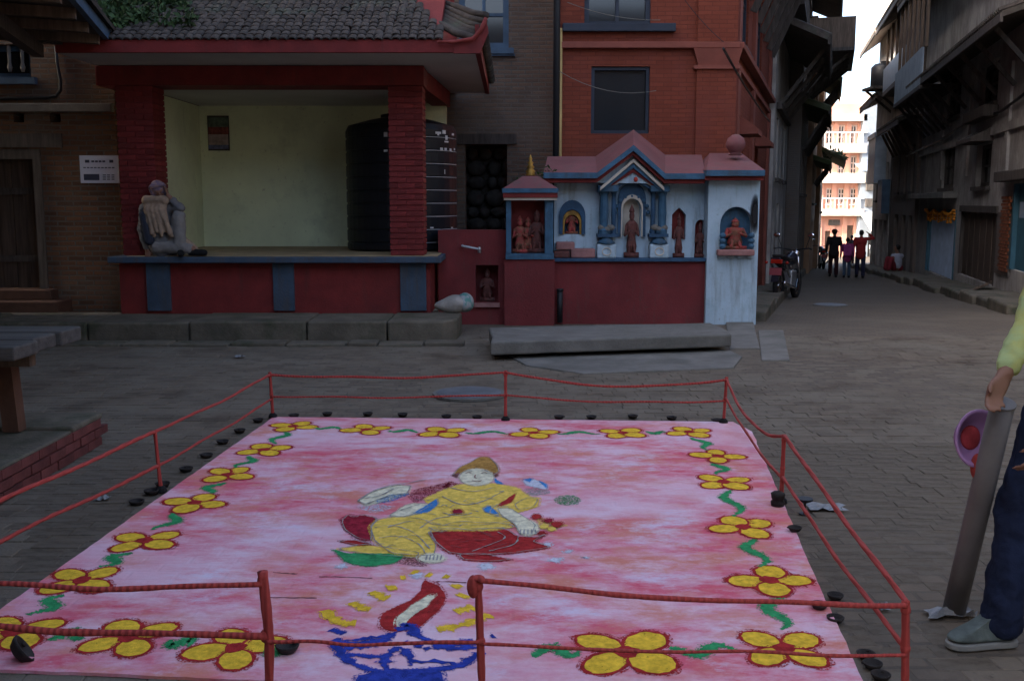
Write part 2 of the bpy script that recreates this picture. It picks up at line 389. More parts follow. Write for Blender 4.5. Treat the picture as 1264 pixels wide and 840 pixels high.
for b in bricks:
    z = rb.uniform(-.006, .0) + .003 * math.sin(b[0] * 1.3 + b[1] * .7); tx, ty = rb.gauss(0, .008), rb.gauss(0, .008); r = b[2]
    if b in near: piece('brick', bm_, ground, (b[0], b[1], z), (tx, ty, r), (b[3], b[4], 1))
    else:
        c_, s_ = math.cos(r), math.sin(r); bp = brick_pts(b[3], b[4], .05, .0035)
        big.add([(b[0] + p[0] * c_ - p[1] * s_, b[1] + p[0] * s_ + p[1] * c_, z + p[2] + p[1] * tx - p[0] * ty) for p in bp], BF)
big.build('brick_paving', m_pave, ground, kind='stuff')
# kerb plinth along the shelter
m = M().box(-9, -.8, 12.0, 13.2, -.03, .2); pl = m.build('stone_plinth', m_stone, kind='structure')
x = -9.0
while x < -.75:
    l = min(rb.uniform(.7, 1.5), -.66 - x)
    if l < .3: l = -.66 - x
    d = rb.uniform(-.03, .03); yb = 11.8 + d; top = .235 + rb.uniform(-.012, .012)
    q = M(); last = x + l > -.72
    if last: q.prism([(x, yb, -.03), (x + l - .14, yb, -.03), (x + l, yb + .2, -.03), (x + l + .03, 12.7, -.03), (x, 12.7, -.03)], (0, 0, top + .03))
    else: q.box(x, x + l - .015, yb, 12.7 + rb.uniform(-.05, .05), -.03, top)
    q.build('kerb_stone', m_stone, pl, bevel=.025); x += l
x = -9.0
while x < -.8:
    l = rb.uniform(.35, .7); M().box(x, x + l - .02, 11.42 + rb.uniform(-.03, .03), 11.72, -.03, .022 + rb.uniform(0, .02)).build('edging_stone', m_stone, pl, bevel=.015); x += l
# flat stone patch in front of the shrine
m = M(); pp = [G(628, 440), G(900, 433), G(916, 441), G(905, 455), G(720, 462), G(650, 452)]
m.prism([p + Vector((0, 0, -.03)) for p in pp], (0, 0, .045)); m.build('paving_slab', m_conc, kind='structure', bevel=.01)
for (a, b, c, d) in ((940, 408, 975, 445), (900, 398, 938, 430)):
    P = [G(a, d), G(c, d), G(c - 8, b), G(a - 4, b)]
    M().prism([p + Vector((0, 0, -.03)) for p in P], (0, 0, .04)).build('paving_slab', m_conc, kind='structure', bevel=.01)
# ================================================================ resting shelter
sh = thing('rest_shelter', 'red painted open shelter with tiled roof, brick pillars and olive back wall', 'shelter', (-3.1, 13, 0))
M().box(-5.04, -1.05, 13.0, 15.9, .2, .86).build('base_wall', m_red, sh)
for a, b in ((181, 210), (337, 363), (494, 526)):
    x0, x1 = PY(a, 350, 12.96).x, PY(b, 350, 12.96).x
    M().box(x0, x1, 12.95, 12.998, .24, .85).build('base_pilaster', m_slabblue, sh, bevel=.006)
M().box(-5.05, -.98, 12.9, 12.997, .24, .3).build('base_skirting', m_red, sh, bevel=.01) if False else None
M().box(-5.12, -.9, 12.82, 15.9, .862, .94).build('platform_slab', m_slabblue, sh, bevel=.012)
M().box(-4.9, -.95, 12.9, 15.85, .941, .948).build('platform_floor', m_floor, sh)
def brick_pillar(x0, x1, y0, y1, z0, z1, parent):
    n = 30; hh = (z1 - z0) / n; w = x1 - x0
    pil = M().box(x0 + .016, x1 - .016, y0 + .016, y1 - .016, z0, z1).build('pillar', m_maroon, parent)
    cache = {}
    for i in range(n):
        cuts = [0, .5, 1] if i % 2 else [0, .25, .75, 1]
        for j in range(len(cuts) - 1):
            L = round(w * (cuts[j + 1] - cuts[j]) - .012, 4)
            if L not in cache:
                mm = M(); l = L / 2; d = (y1 - y0) / 2; c = .006; h2 = (hh - .016) / 2
                mm.box(-l, l, -d, d, -h2, h2); cache[L] = mm.mesh('brick', m_red_brick)
            piece('brick', cache[L], pil, (x0 + w * (cuts[j] + cuts[j + 1]) / 2, (y0 + y1) / 2 + rb.uniform(-.003, .003), z0 + hh * (i + .5)), (0, 0, rb.gauss(0, .004)))
    return pil
pxl = lambda x, Y: PY(x, 220, Y).x
brick_pillar(pxl(147, 13), pxl(193, 13), 13.0, 13.45, .948, 3.07, sh)
brick_pillar(pxl(480, 13), pxl(523, 13), 13.0, 13.45, .948, 3.07, sh)
M().box(-5.2, -1.1, 12.96, 13.5, 3.07, 3.31).build('lintel_beam', m_red, sh, bevel=.01)
M().prism([(-1.36, 13.5, 3.3), (-1.1, 13.5, 3.3), (-.95, 15.9, 3.3), (-1.2, 15.9, 3.3)], (0, 0, -.23)).build('side_beam', m_red, sh)
M().box(-5.0, -4.75, 13.455, 15.9, .95, 3.068).build('side_wall', m_olive, sh)
M().box(-4.75, -1.0, 15.7, 15.9, .95, 3.3).build('back_wall', m_olive, sh)
M().box(-4.75, -1.36, 13.5, 15.7, 3.075, 3.12).build('ceiling', m_soffit, sh)
# roof
EY, EZ, XL, XR = 11.88, 3.46, -5.2, -.42
SL = math.radians(30); cs, sn = math.cos(SL), math.sin(SL)
roof = M().prism([(XL, EY + .03, 3.36), (XL, EY + .03, EZ - .03), (XL, 14.6, EZ - .03 + (14.6 - EY) * sn / cs), (XL, 16.4, EZ + .3), (XL, 16.4, 3.36)], (XR - .42 - XL, 0, 0)).build('roof', m_tilered, sh)
M().box(XL, XR, EY + .04, 16.2, 3.315, 3.355).build('soffit', m_soffit, roof)
M().box(XL, XR - .02, EY - .02, EY + .035, 3.31, EZ - .005).build('fascia', m_red, roof, bevel=.006)
M().prism([(XR, EY - .02, 3.31), (XR, EY - .02, 3.62), (XR, EY + .25, 3.52), (XR, 16.3, 3.52), (XR, 16.3, 3.31)], (.06, 0, 0)).build('fascia', m_red, roof)
m = M()
for k in range(34):
    y = 12.0 + k * .125; m.tube([(XR + .1, y, 3.5), (XR + .1, y + .11, 3.52)], [.06, .05], 6)
m.build('verge_tiles', m_tile, roof, kind='stuff')
def tile_mesh():
    mm = M(); n = 6; Lr = .19; vs = []
    for j, (yy, rr) in enumerate(((0, .052), (Lr, .046))):
        for i in range(n + 1):
            t = math.pi * (i / n); vs.append((-math.cos(t) * rr, yy, math.sin(t) * rr * .62))
    for i in range(n + 1):
        t = math.pi * (i / n); vs.append((-math.cos(t) * .040, 0, math.sin(t) * .040 * .62 - .004))
    fs = [(i, i + 1, n + 2 + i, n + 1 + i) for i in range(n)] + [(2 * n + 2 + i, 2 * n + 3 + i, i + 1, i) for i in range(n)]
    mm.add(vs, fs); return mm
tm = tile_mesh(); tmesh = tm.mesh('tile', m_tile, smooth=False)
rest = M(); cols = int((XR - .3 - XL) / .098); nrow = 25
for r in range(nrow):
    for c in range(cols):
        x = XL + .05 + c * .098 + rb.uniform(-.008, .008); d = r * .122 + rb.uniform(-.008, .008) - .05
        xlim = XR - .3 - r * .05
        if x > xlim: continue
        y = EY + d * cs; z = EZ + d * sn + .012; tw = rb.gauss(0, .05); ti = SL - .05 + rb.gauss(0, .03)
        if r < 6: piece('tile', tmesh, roof, (x, y, z), (ti, 0, tw))
        else:
            R = Matrix.Rotation(tw, 3, 'Z') @ Matrix.Rotation(ti, 3, 'X')
            rest.add([R @ Vector(p) + Vector((x, y, z)) for p in tm.v], tm.f)
rest.build('upper_roof_tiles', m_tile, roof, kind='stuff')
# flared corner of the roof with its own curved tiles
A = [(508, 8, 13.6), (535, 25, 12.7), (560, 40, 12.1), (584, 47, 11.85)]
Bc = [(535, 0, 13.9), (565, 9, 12.9), (585, 17, 12.3), (600, 19, 11.86)]
for i in range(9):
    t = i / 8.0; pts = []
    for a, b in zip(A, Bc):
        p = PY(*a).lerp(PY(*b), t); sag = .0; p.z += -.09 * math.sin(math.pi * t) * (1 if a[0] > 520 else .3); pts.append(p)
    M().tube(pts, [.036, .04, .042, .04], 8).build('corner_tile', m_tile, roof, smooth=True)
Pf = [PY(584, 50, 11.84), PY(600, 22, 11.84), PY(603, 40, 11.84), PY(592, 66, 11.84), PY(560, 66, 11.84), PY(560, 49, 11.84)]
M().prism(Pf, (0, .05, 0)).build('corner_board', m_red, roof)
m = M(); pts = [PY(540, 52, 11.8), PY(560, 52, 11.8), PY(584, 48, 11.8), PY(594, 36, 11.8), PY(600, 22, 11.8)]
m.tube(pts, [.016, .02, .024, .024, .02], 8).build('corner_finial', m_tilered, roof, smooth=True)
p = PY(516, 6, 13.7); M().box(p.x - .16, p.x + .16, 13.6, 13.9, p.z - .3, p.z + .5).build('roof_block', m_housetrim, roof)
# roof weeds
wd = M(); rw = random.Random(5)
for i in range(120):
    px, py = rw.uniform(132, 240), rw.uniform(-6, 38)
    if py > 52 - (px - 110) * .35 and rw.random() < .8: continue
    d = ray(px, py); t = (EZ - CAM.z + (CAM.y - EY) * sn / cs) / (d.z - d.y * sn / cs); c = CAM + d * t
    leaf_clump(wd, (c.x, c.y, c.z + .05), rw.uniform(.05, .13), 26, .09, 1.1, rng=rw)
tag(wd.build('roof_weeds', m_greenleaf, org=tuple(PY(180, 20, 13))), 'green weeds sprouting from the tiled shelter roof', 'weeds')
# ================================================================ left brick house
lh = thing('brick_house', 'brown brick house with plank door beside the shelter, pale worn patches', 'house', (-7, 13.6, .2))
f0 = Fr((-10, 13.6), (1, 0), (0, -1)); a1 = 10 - 5.22
da, dz1 = f0.S(50, 184); _, dz0 = f0.S(50, 356); wa, wz1 = f0.S(36, 55); _, wz0 = f0.S(36, 96)
holes = [(da - 1.35, da, dz0, dz1), (wa - 1.1, wa, wz0, wz1)]
h2 = [f0.S(16, 140) + f0.S(30, 151), f0.S(61, 140) + f0.S(75, 151)]
for s in h2: holes.append((s[0], s[2], s[3], s[1]))
m = M(); wall_holes(m, f0, 0, a1, .0, 11.0, .4, holes); m.box(-5.62, -5.24, 14.0, 17.5, 0, 11.0); m.box(-10, -5.63, 13.98, 14.1, 0, 11.0)
m.build('wall', m_brickbrown, lh)
z = f0.S(70, 134)[1]; M().fbox(f0, 0, a1 - .01, z - .05, z + .06, .002, .1).build('string_course', m_conc, lh, bevel=.01)
dr = M()
for b in ((da - 1.35, da - 1.24, dz0, dz1), (da - .11, da - .002, dz0, dz1), (da - 1.24, da - .11, dz1 - .13, dz1 - .002)): dr.fbox(f0, b[0], b[1], b[2], b[3], -.25, .02)
door = dr.build('door', m_wood, lh)
for i in range(6):
    w0 = da - 1.24 + i * 1.13 / 6; M().fbox(f0, w0 + .004, w0 + 1.13 / 6 - .004, dz0, dz1 - .13, -.22, -.17 + .012 * (i % 2)).build('plank', m_doorwood, door)
for zz in (dz0 + .35, dz0 + 1.25): M().fbox(f0, da - 1.23, da - .12, zz, zz + .09, -.157, -.13).build('rail', m_wood, door)
M().fbox(f0, da - 1.5, da + .12, dz0 - .13, dz0 - .003, -.1, .22).build('threshold', m_step, door, bevel=.01)
M().fbox(f0, da - 1.7, da + .3, .1, dz0 - .135, -.05, .45).build('door_step', m_step, lh, bevel=.015)
M().fbox(f0, da - 1.7, da + .3, dz1 + .02, dz1 + .2, .002, .035).build('lintel', m_wood, lh)
wn = window(f0, wa - 1.1, wa, wz0, wz1, lh, m_blueframe, m_black, .2, .07, 1, 1, True)
for i in range(6):
    c = wa - 1.03 + i * .17 + .05
    M().lathe([(.02, 0), (.035, .06), (.02, .12), (.028, .3), (.018, .36), (.03, .42), (.02, wz1 - wz0 - .16)], f0.P(c, wz0 + .08, -.06), 8).build('baluster', m_conc, wn, smooth=True)
pts = [f0.P(*f0.S(x, y), .03) for x, y in ((70, 58), (72, 80), (76, 100), (76, 112), (70, 119), (60, 121), (0, 122), (-60, 122))]
tag(M().tube(pts, .022, 8).build('wall_cable', m_cable, org=tuple(pts[0]), smooth=True), 'dark cable bending down the brown brick wall near the baluster window', 'cable')
# notice board
c0, c1 = f0.S(99, 192), f0.S(148, 226)
nb = thing('notice_board', 'white printed notice board with dark text on the brown brick wall', 'sign', tuple(f0.P(c0[0], c1[1], .03)))
M().fbox(f0, c0[0], c1[0], c1[1], c0[1], .005, .03).build('board', mat('notice_white', (.62, .66, .76), .6, .06, 4, .05), nb)
m_ink = mat('notice_ink', (.05, .06, .1), .7, .2)
def nbx(x0, y0, x1, y1, name='print_mark', mt=m_ink):
    s0, s1 = f0.S(x0, y0), f0.S(x1, y1); M().fbox(f0, s0[0], s1[0], s1[1], s0[1], .0302, .033).build(name, mt, nb)
nbx(106, 197.5, 111.5, 201); nbx(136, 197.5, 141, 201)
for i in range(4): nbx(114 + i * 4.5, 198.3, 117.5 + i * 4.5, 200.4)
for i in range(9): nbx(104 + i * 4.4, 206.4, 107.2 + i * 4.4, 207.6)
nbx(104.5, 215, 124, 222.5)
for j in range(3):
    for i in range(3): nbx(128 + i * 5.4, 215.6 + j * 2.6, 132 + i * 5.2, 216.8 + j * 2.6)
# poster inside the shelter
fb = Fr((-5, 15.7), (1, 0), (0, -1)); c0, c1 = fb.S(256, 143), fb.S(284, 186)
ps = thing('wall_poster', 'small framed picture hanging on the olive back wall of the shelter', 'picture', tuple(fb.P(c0[0], c1[1], .02)))
def psx(x0, y0, x1, y1, k, mt, nm='print_patch'):
    s0, s1 = fb.S(x0, y0), fb.S(x1, y1); M().fbox(fb, s0[0], s1[0], s1[1], s0[1], .004 + k * .004, .018 + k * .004).build(nm, mt, ps)
psx(256, 143, 284, 186, 0, m_wood, 'frame'); psx(257.5, 145, 282.5, 157, 1, mat('poster_green', (.12, .16, .12), .6, .4, 12)); psx(257.5, 157, 282.5, 166, 1, mat('poster_red', (.22, .06, .05), .6, .5, 18))
psx(257.5, 166, 282.5, 179, 1, mat('poster_pale', (.34, .26, .24), .6, .3, 12)); psx(257.5, 179, 282.5, 184, 1, mat('poster_blue', (.12, .14, .25), .6, .4, 16))
# ================================================================ left eave building (beside the square)
le = thing('eave_house', 'house on the left with dark timber eave jutting over the square', 'house', (-8, 6, 0))
M().box(-11, -6.6, -4, 12.9, -.2, 5.2).build('wall', m_brickbrown, le)
M().box(-11, -4.7, -4, 12.2, 5.2, 13.0).build('shade_storey', m_brickbrown, le)  # unseen storey with its windows, added to keep sky light off the left side
for i in range(5):
    for j in range(2): q = M().box(-4.698, -4.66, -2.5 + i * 3, -1.3 + i * 3, 6.2 + j * 3.2, 8 + j * 3.2).build('window', m_wood, le); M().box(-4.658, -4.65, -2.35 + i * 3, -1.45 + i * 3, 6.35 + j * 3.2, 7.85 + j * 3.2).build('pane', m_glass, q)
e0, e1 = PY(133, 46, 12.0), PY(84, -12, 9.4); dirv = Vector((e1.x - e0.x, e1.y - e0.y, 0)).normalized()
nrm = Vector((-dirv.y, dirv.x, 0)); nrm = nrm if nrm.x < 0 else -nrm
Lg = 13.0; ez = 3.47
def EV(s, k, z): q = Vector((e0.x, e0.y, 0)) + dirv * s + nrm * k; return Vector((q.x, q.y, z))
ev = M().prism([EV(0, .0, ez), EV(Lg, 0, ez), EV(Lg, 2.4, ez + .12), EV(0, 2.4, ez + .12)], (0, 0, .05)).build('eave', m_wood, le)
M().prism([EV(-.02, -.03, ez - .02), EV(-.02, -.03, ez + .1), EV(-.02, .03, ez + .1), EV(-.02, .03, ez - .02)], dirv * Lg).build('eave_board', m_blueframe, ev)
M().prism([EV(-.03, .03, ez + .1), EV(-.03, .03, ez - .1), EV(-.03, 2.3, ez + .02), EV(-.03, 2.3, ez + .2)], dirv * .05).build('eave_end', m_wood, ev)
M().prism([EV(0, -.08, ez + .1), EV(0, -.08, ez + .15), EV(0, 2.4, ez + 1.2), EV(0, 2.4, ez + 1.1)], dirv * Lg).build('eave_tiles', m_tile, ev)
for i in range(16):
    s = .35 + i * .8; M().bar(EV(s, .05, ez - .05), EV(s, 2.4, ez + .02), .09, .1).build('rafter', m_woodlt, ev)
for k in (.75, 1.6): M().bar(EV(0, k, ez - .15), EV(Lg, k, ez - .15), .12, .14).build('purlin', m_wood, ev)
# ================================================================ brick platform with table
P = [G(128, 547), G(0, 634), G(-400, 640, 0), G(-200, 540)]
pf = thing('brick_platform', 'low brick platform with worn stone top beside the rope barrier', 'platform', (-3.4, 5.5, 0))
xr, yf, yn = G(128, 547).x, G(128, 547).y, 2.2
M().box(-6.5, xr - .02, yn, yf - .02, -.03, .17).build('core', m_bed, pf)
y = yn
cach = {}
for row in range(3):
    y = yn - (row % 2) * .11
    mm = M().box(-.055, .055, -.108, .108, -.026, .026); 
    if 'b' not in cach: cach['b'] = mm.mesh('brick', mat('platform_brick', (.17, .05, .045), .85, .25, 5, .5, 40, rnd=.4))
    while y < yf - .1:
        piece('brick', cach['b'], pf, (xr - .05 + rb.uniform(-.006, .006), y + .11, .0 + .03 + row * .062), (0, 0, rb.gauss(0, .015))); y += .225
    x = xr - .16
    while x > -5:
        piece('brick', cach['b'], pf, (x, yf - .05, .03 + row * .062), (0, 0, math.pi / 2)); x -= .225
x = xr
for i in range(8):
    wd_ = rb.uniform(.45, .7); y = yn
    while y < yf - .05:
        l = min(rb.uniform(.5, 1.0), yf - y + .02); M().box(x - wd_ + .012, x, y + .008, y + l - .008, .172, .205 + rb.uniform(-.01, .012)).build('top_stone', m_stone, pf, bevel=.015); y += l
    x -= wd_
    if x < -6: break
m_weather = mat('weathered_plank', (.085, .08, .072), .9, .3, 3, .6, 30, stretch=(.6, 6, 6), dirt=(.06, .055, .05))
tb = thing('plank_table', 'thick grey plank table with reddish wooden legs on the brick platform', 'table', (-3.6, 6.2, .2))
t0 = PY(84, 404, 6.3); tz = PY(40, 420, 6.0).z
for i in range(3): M().box(-5.3 - .0, t0.x - .03 * (i == 1), 5.6 + i * .3, 5.895 + i * .3, .74, .82 + .006 * i).build('top_plank', m_weather, tb, bevel=.012)
M().box(-5.1, t0.x - .12, 6.02, 6.1, .64, .738).build('rail', m_woodlt, tb)
for px, py in ((-3.12, 6.22), (-5.0, 6.22), (-3.12, 5.8), (-5.0, 5.8)):
    if py < 6: continue
    M().prism([(px - .05, py - .05, .205), (px + .05, py - .05, .205), (px + .05, py + .05, .205), (px - .05, py + .05, .205)], (-.03 if px > -4 else .03, 0, .533)).build('leg', m_step, tb)
# ================================================================ middle brick house
mh = thing('tall_brick_house', 'tall greyish brick house behind the shelter with blue window frame', 'house', (-2, 16.5, 0))
f1 = Fr((-5.2, 16.5), (1, 0), (0, -1)); xe = PY(690, 100, 16.5).x + 5.2
o0, o1 = f1.S(574, 178), f1.S(626, 290); b0, b1 = f1.S(566, -60), f1.S(628, 60)
m = M(); wall_holes(m, f1, 0, xe, -.1, 12, .4, [(o0[0], o1[0], o1[1] - .6, o0[1]), (b0[0], b1[0], b1[1], b0[1])])
m.box(-5.2, -5.2 + xe, 17.2, 17.4, 0, 12).build('wall', m_brickgrey, mh)
M().fbox(f1, o0[0] - .15, o1[0] + .15, o0[1], o0[1] + .16, .002, .05).build('lintel', m_wood, mh)
rs = random.Random(9)
rec = M().fbox(f1, o0[0] - .1, o1[0] + .1, o1[1] - .7, o0[1] + .05, -.65, -.6).build('recess_back', m_recess, mh)
z = o1[1] - .5
while z < o0[1] - .15:
    x = o0[0]; hh = rs.uniform(.16, .3)
    while x < o1[0] - .05:
        l = min(rs.uniform(.15, .4), o1[0] - x); M().ell(f1.P(x + l / 2, z + hh / 2, -.52), l / 2, .1, hh / 2, 8, 5).build('rubble_stone', m_recess, rec, smooth=True); x += l
    z += hh
wn = window(f1, b0[0], b1[0], b1[1], b0[1], mh, m_blueframe, m_glass, .1, .09, 2, 3, True)
M().fbox(f1, b0[0] - .1, b1[0] + .1, b1[1] - .12, b1[1] - .092, -.01, .06).build('apron', m_blueframe, mh)
c0, c1 = f1.S(655, 116), f1.S(667, 140)

# ================================================================ red corner house
rh = thing('red_corner_house', 'orange red brick corner house with dark framed windows behind the shrine', 'house', (2, 15, 0))
X0 = PY(684, 120, 15).x; f2 = Fr((X0, 15), (1, 0), (0, -1)); xw = 3.2 - X0
LT = Vector((.299, .954)); fL = Fr((3.2, 15), LT, (LT.y, -LT.x))
c0, c1 = f2.S(730, 82), f2.S(801, 165); d0, d1 = f2.S(722, -60), f2.S(803, 32)
m = M(); wall_holes(m, f2, 0, xw, -.3, 12.5, .35, [(c0[0], c1[0], c1[1], c0[1]), (d0[0], d1[0], d1[1], d0[1])])
sw = [fL.S(890, 150), fL.S(899, 195), fL.S(926, 170), fL.S(931, 210)]
sh_ = [(1.1, 1.85, 1.0, 2.65), (4.6, 5.35, 1.0, 2.65), (1.0, 2.3, 4.0, 6.3), (4.2, 5.6, 4.0, 6.3)]
wall_holes(m, fL, 0.002, 8.6, -.9, 12.5, .35, sh_)
m.build('wall', m_house, rh)
window(f2, c0[0], c1[0], c1[1], c0[1], rh, m_navy, m_glass, .12, .05, 1, 1, False)
window(f2, d0[0], d1[0], d1[1], d0[1], rh, m_navy, m_glass, .12, .07, 2, 2, False)
e0_, e1_ = f2.S(694, 30), f2.S(833, 40)
M().fbox(f2, e0_[0], e1_[0], e1_[1], e0_[1], .003, .1).build('window_ledge', m_navy, rh, bevel=.008)
zc = f2.S(700, 57)[1]
M().fbox(f2, .02, xw + .06, zc - .04, zc + .05, .003, .09).build('cornice', m_housetrim, rh, bevel=.01)
M().fbox(fL, -.02, 8.5, zc - .04, zc + .05, .003, .14).build('cornice', m_housetrim, rh, bevel=.01)
M().fbox(fL, .0, 8.5, zc - .28, zc - .2, .003, .05).build('cornice', m_housetrim, rh)
q0, q1 = f2.S(857, 190), f2.S(888, 86)
M().fbox(f2, q0[0], xw + .03, 0, q1[1], .003, .06).build('pilaster', m_house, rh)
M().fbox(f2, q0[0] - .05, xw + .07, q1[1], q1[1] + .05, .002, .1).build('capital', m_housetrim, rh)
M().prism([f2.P(q0[0] + .02, q1[1] + .052, .06), f2.P(xw + .04, q1[1] + .052, .06), f2.P(xw + .1, zc - .045, .1), f2.P(q0[0] - .06, zc - .045, .1)], (0, .1, 0)).build('capital', m_housetrim, rh)
M().fbox(f2, q0[0], xw + .03, zc + .06, 10, .003, .06).build('pilaster', m_house, rh)
for s in sh_[:2]: window(fL, *s, rh, m_navy, m_glass, .15, .06, 1, 2, True, .3, m_housetrim)
for s in sh_[2:]: window(fL, *s, rh, m_navy, m_glass, .12, .08, 2, 3, True, False)
for s in (.15, 3.2, 7.9):
    M().fbox(fL, s, s + .4, -.9, zc - .3, .003, .06).build('pilaster', m_housetrim, rh); M().fbox(fL, s, s + .4, zc + .06, 10, .003, .06).build('pilaster', m_housetrim, rh)
rp = M().prism([fL.P(-.4, 6.55, 0), fL.P(-.4, 6.75, 0), fL.P(-.4, 6.2, .8), fL.P(-.4, 6.12, .8)], Vector((LT.x, LT.y, 0)) * 9.2).build('eave', m_wood, rh)
for i in range(8): M().bar(fL.P(.3 + i * 1.1, 4.75, .06), fL.P(.3 + i * 1.1, 6.2, .7), .09, .11).build('strut', m_wood, rp)
bp0, bp1 = f2.S(686, 10), f2.S(690, 196)
tag(M().tube([f2.P(.03, -.02, .08), f2.P(.03, 9.5, .08)], .05, 10).build('drain_pipe', m_cable, org=(X0, 15, 0), smooth=True), 'dark drain pipe between the red house and grey brick wall', 'pipe')
q = f2.S(692, 36); q2 = f2.S(691, 198)
tag(M().tube([f2.P(q2[0], 0, .1), f2.P(q[0], q[1], .07)], [.028, .024], 8).build('bamboo_pole', m_yellowpole, org=(X0, 15, 0), smooth=True), 'thin yellow bamboo pole upright against the red house corner', 'pole')
for i, (pa, pb, sag) in enumerate((((690, 88), (810, 112), 12), ((700, 3), (815, 25), 6), ((845, 0), (893, 52), 3), ((893, 60), (950, 150), 4))):
    pts = []
    for k in range(9):
        t = k / 8; x = pa[0] + (pb[0] - pa[0]) * t; y = pa[1] + (pb[1] - pa[1]) * t + sag * 4 * t * (1 - t)
        pts.append(f2.P(*f2.S(x, y, .12), .12) if i < 3 else fL.P(*fL.S(x, y, .2), .2))
    tag(M().tube(pts, .005 if i < 3 else .016, 5).build('overhead_wire', m_cable if i > 1 else m_conc, org=tuple(pts[0])), ['thin pale wire sagging across the large red house window', 'thin pale wire crossing the red house upper window', 'black wire reaching the red house cornice corner', 'thick dark cable drooping along the red house side wall'][i], 'wire')
# ================================================================ alley: left row
def roof_slab(fr, a0, a1, z, k, rise, parent, mt, tiles=True, edge=m_wood):
    d = Vector((fr.t.x, fr.t.y, 0)) * (a1 - a0)
    r = M().prism([fr.P(a0, z, k), fr.P(a0, z + .1, k), fr.P(a0, z + rise + .1, -.6), fr.P(a0, z + rise, -.6)], d).build('eave_roof', mt, parent)
    if tiles:
        m = M(); n = int((a1 - a0) / .16)
        for i in range(n):
            a = a0 + (i + .5) * (a1 - a0) / n; m.tube([fr.P(a, z + .11, k + .04), fr.P(a, z + rise + .11, -.6)], .06, 5)
        m.build('tile_rows', mt, r, kind='stuff')
    M().prism([fr.P(a0, z - .08, k - .02), fr.P(a0, z - .08, k + .03), fr.P(a0, z + .07, k + .03), fr.P(a0, z + .07, k - .02)], d).build('eave_board', edge, r)
    return r
def struts(fr, a0, a1, n, z0, z1, k1, parent, mt=m_wood, w=.08):
    for i in range(n):
        a = a0 + (i + .5) * (a1 - a0) / n; M().bar(fr.P(a, z0, .05), fr.P(a, z1, k1), w, w * 1.1).build('strut', mt, parent)
def house(fr, a0, a1, z0, z1, name, label, mt, holes, kfun=0.0, back=6.0):
    f = Fr(fr.P(0, 0, kfun)[:2], fr.t, fr.n)
    h = thing(name, label, 'house', tuple(f.P((a0 + a1) / 2, z0, -1)))
    m = M(); wall_holes(m, f, a0, a1, z0, z1, .35, holes)
    m.fbox(f, a0 + .003, a1 - .003, z0, z1 - .003, -back, -.36); m.build('wall', mt, h)
    return f, h
LW = 'timber_house'
zb = -1.0
hs = [(9.2, 10.1, -.5, 1.5), (10.8, 12.0, -.5, 1.6), (12.9, 14.0, -.5, 1.5), (9.6, 10.4, 2.2, 3.6), (11.4, 12.2, 2.2, 3.6), (13.3, 14.1, 2.2, 3.6), (10.2, 13.6, 5.9, 7.2)]
f, h = house(fL, 8.62, 15.5, zb, 11, 'timber_house', 'grey plastered alley house with strutted roof balcony after the red house', m_plgrey, hs, .12)
for q in hs[:3]: window(f, *q, h, m_wood, m_doorwood, .2, .09, 3, 1, False)
for q in hs[3:]: window(f, *q, h, m_wood, m_glass, .15, .08, 2, 2, True)
r = roof_slab(f, 8.7, 15.8, 5.15, 1.1, .8, h, m_tile); struts(f, 9.2, 15.4, 4, 3.9, 5.12, .98, r)
M().fbox(f, 9.2, 14.8, 3.75, 3.9, .003, .12).build('ledge', m_wood, h)
bal = M().fbox(f, 9.0, 15.3, 6.0, 6.12, .003, .55).build('balcony', m_wood, h)
for i in range(22): M().fbox(f, 9.05 + i * .285, 9.12 + i * .285, 6.12, 7.0, .45, .51).build('baluster', m_wood, bal)
M().fbox(f, 9.0, 15.3, 7.0, 7.1, .43, .55).build('rail', m_woodlt, bal)
roof_slab(f, 8.6, 15.8, 10.2, .8, 1.2, h, m_tile)
hs = [(16.2, 17.2, -1, 1.2), (18, 19.6, -1, 1.2), (20.6, 22, -1, 1.2), (16.4, 17.2, 1.9, 3.3), (18.4, 19.3, 1.9, 3.3), (20.6, 21.5, 1.9, 3.3), (16.6, 18, 5.0, 6.5), (19, 21, 5.0, 6.5)]
f, h = house(fL, 15.52, 23.5, -1.6, 10.5, 'timber_house', 'dark brick alley house with projecting lattice balcony and mossy eave', m_pldark, hs, .5)
for q in hs[:3]: window(f, *q, h, m_wood, m_doorwood, .2, .09, 3, 1, False)
for q in hs[3:]: window(f, *q, h, m_wood, m_glass, .15, .1, 2, 2, True)
r = roof_slab(f, 15.6, 22.5, 4.2, .75, .5, h, m_moss); struts(f, 15.8, 22.3, 7, 3.2, 4.15, .65, r)
bal = M().fbox(f, 18.0, 23.3, 6.2, 6.3, .003, 1.4).build('balcony', m_wood, h); M().fbox(f, 18.0, 23.3, 6.302, 7.2, .004, 1.4).build('lattice_panel', m_woodlt, bal)
struts(f, 18.2, 23.2, 5, 5.2, 6.18, 1.25, bal); roof_slab(f, 17.0, 23.4, 7.9, .95, .7, h, m_tile); roof_slab(f, 15.6, 23.4, 10.2, .6, 1.2, h, m_tile)
hs = [(24.5, 26, -1.3, .9), (27, 28.4, -1.3, .9), (30, 31.3, -1.3, .9), (24.6, 25.6, 1.6, 2.9), (27, 28, 1.6, 2.9), (29.6, 30.6, 1.6, 2.9), (25, 26.2, 4.3, 5.8), (28, 29.4, 4.3, 5.8)]
f, h = house(fL, 23.52, 32, -2, 8.2, 'timber_house', 'ochre alley house with green weeds on its low mossy roof', m_plcream, hs, .7)
for q in hs[:3]: window(f, *q, h, m_wood, m_doorwood, .2, .09, 2, 1, False)
for q in hs[3:]: window(f, *q, h, m_wood, m_glass, .15, .1, 2, 2, True)
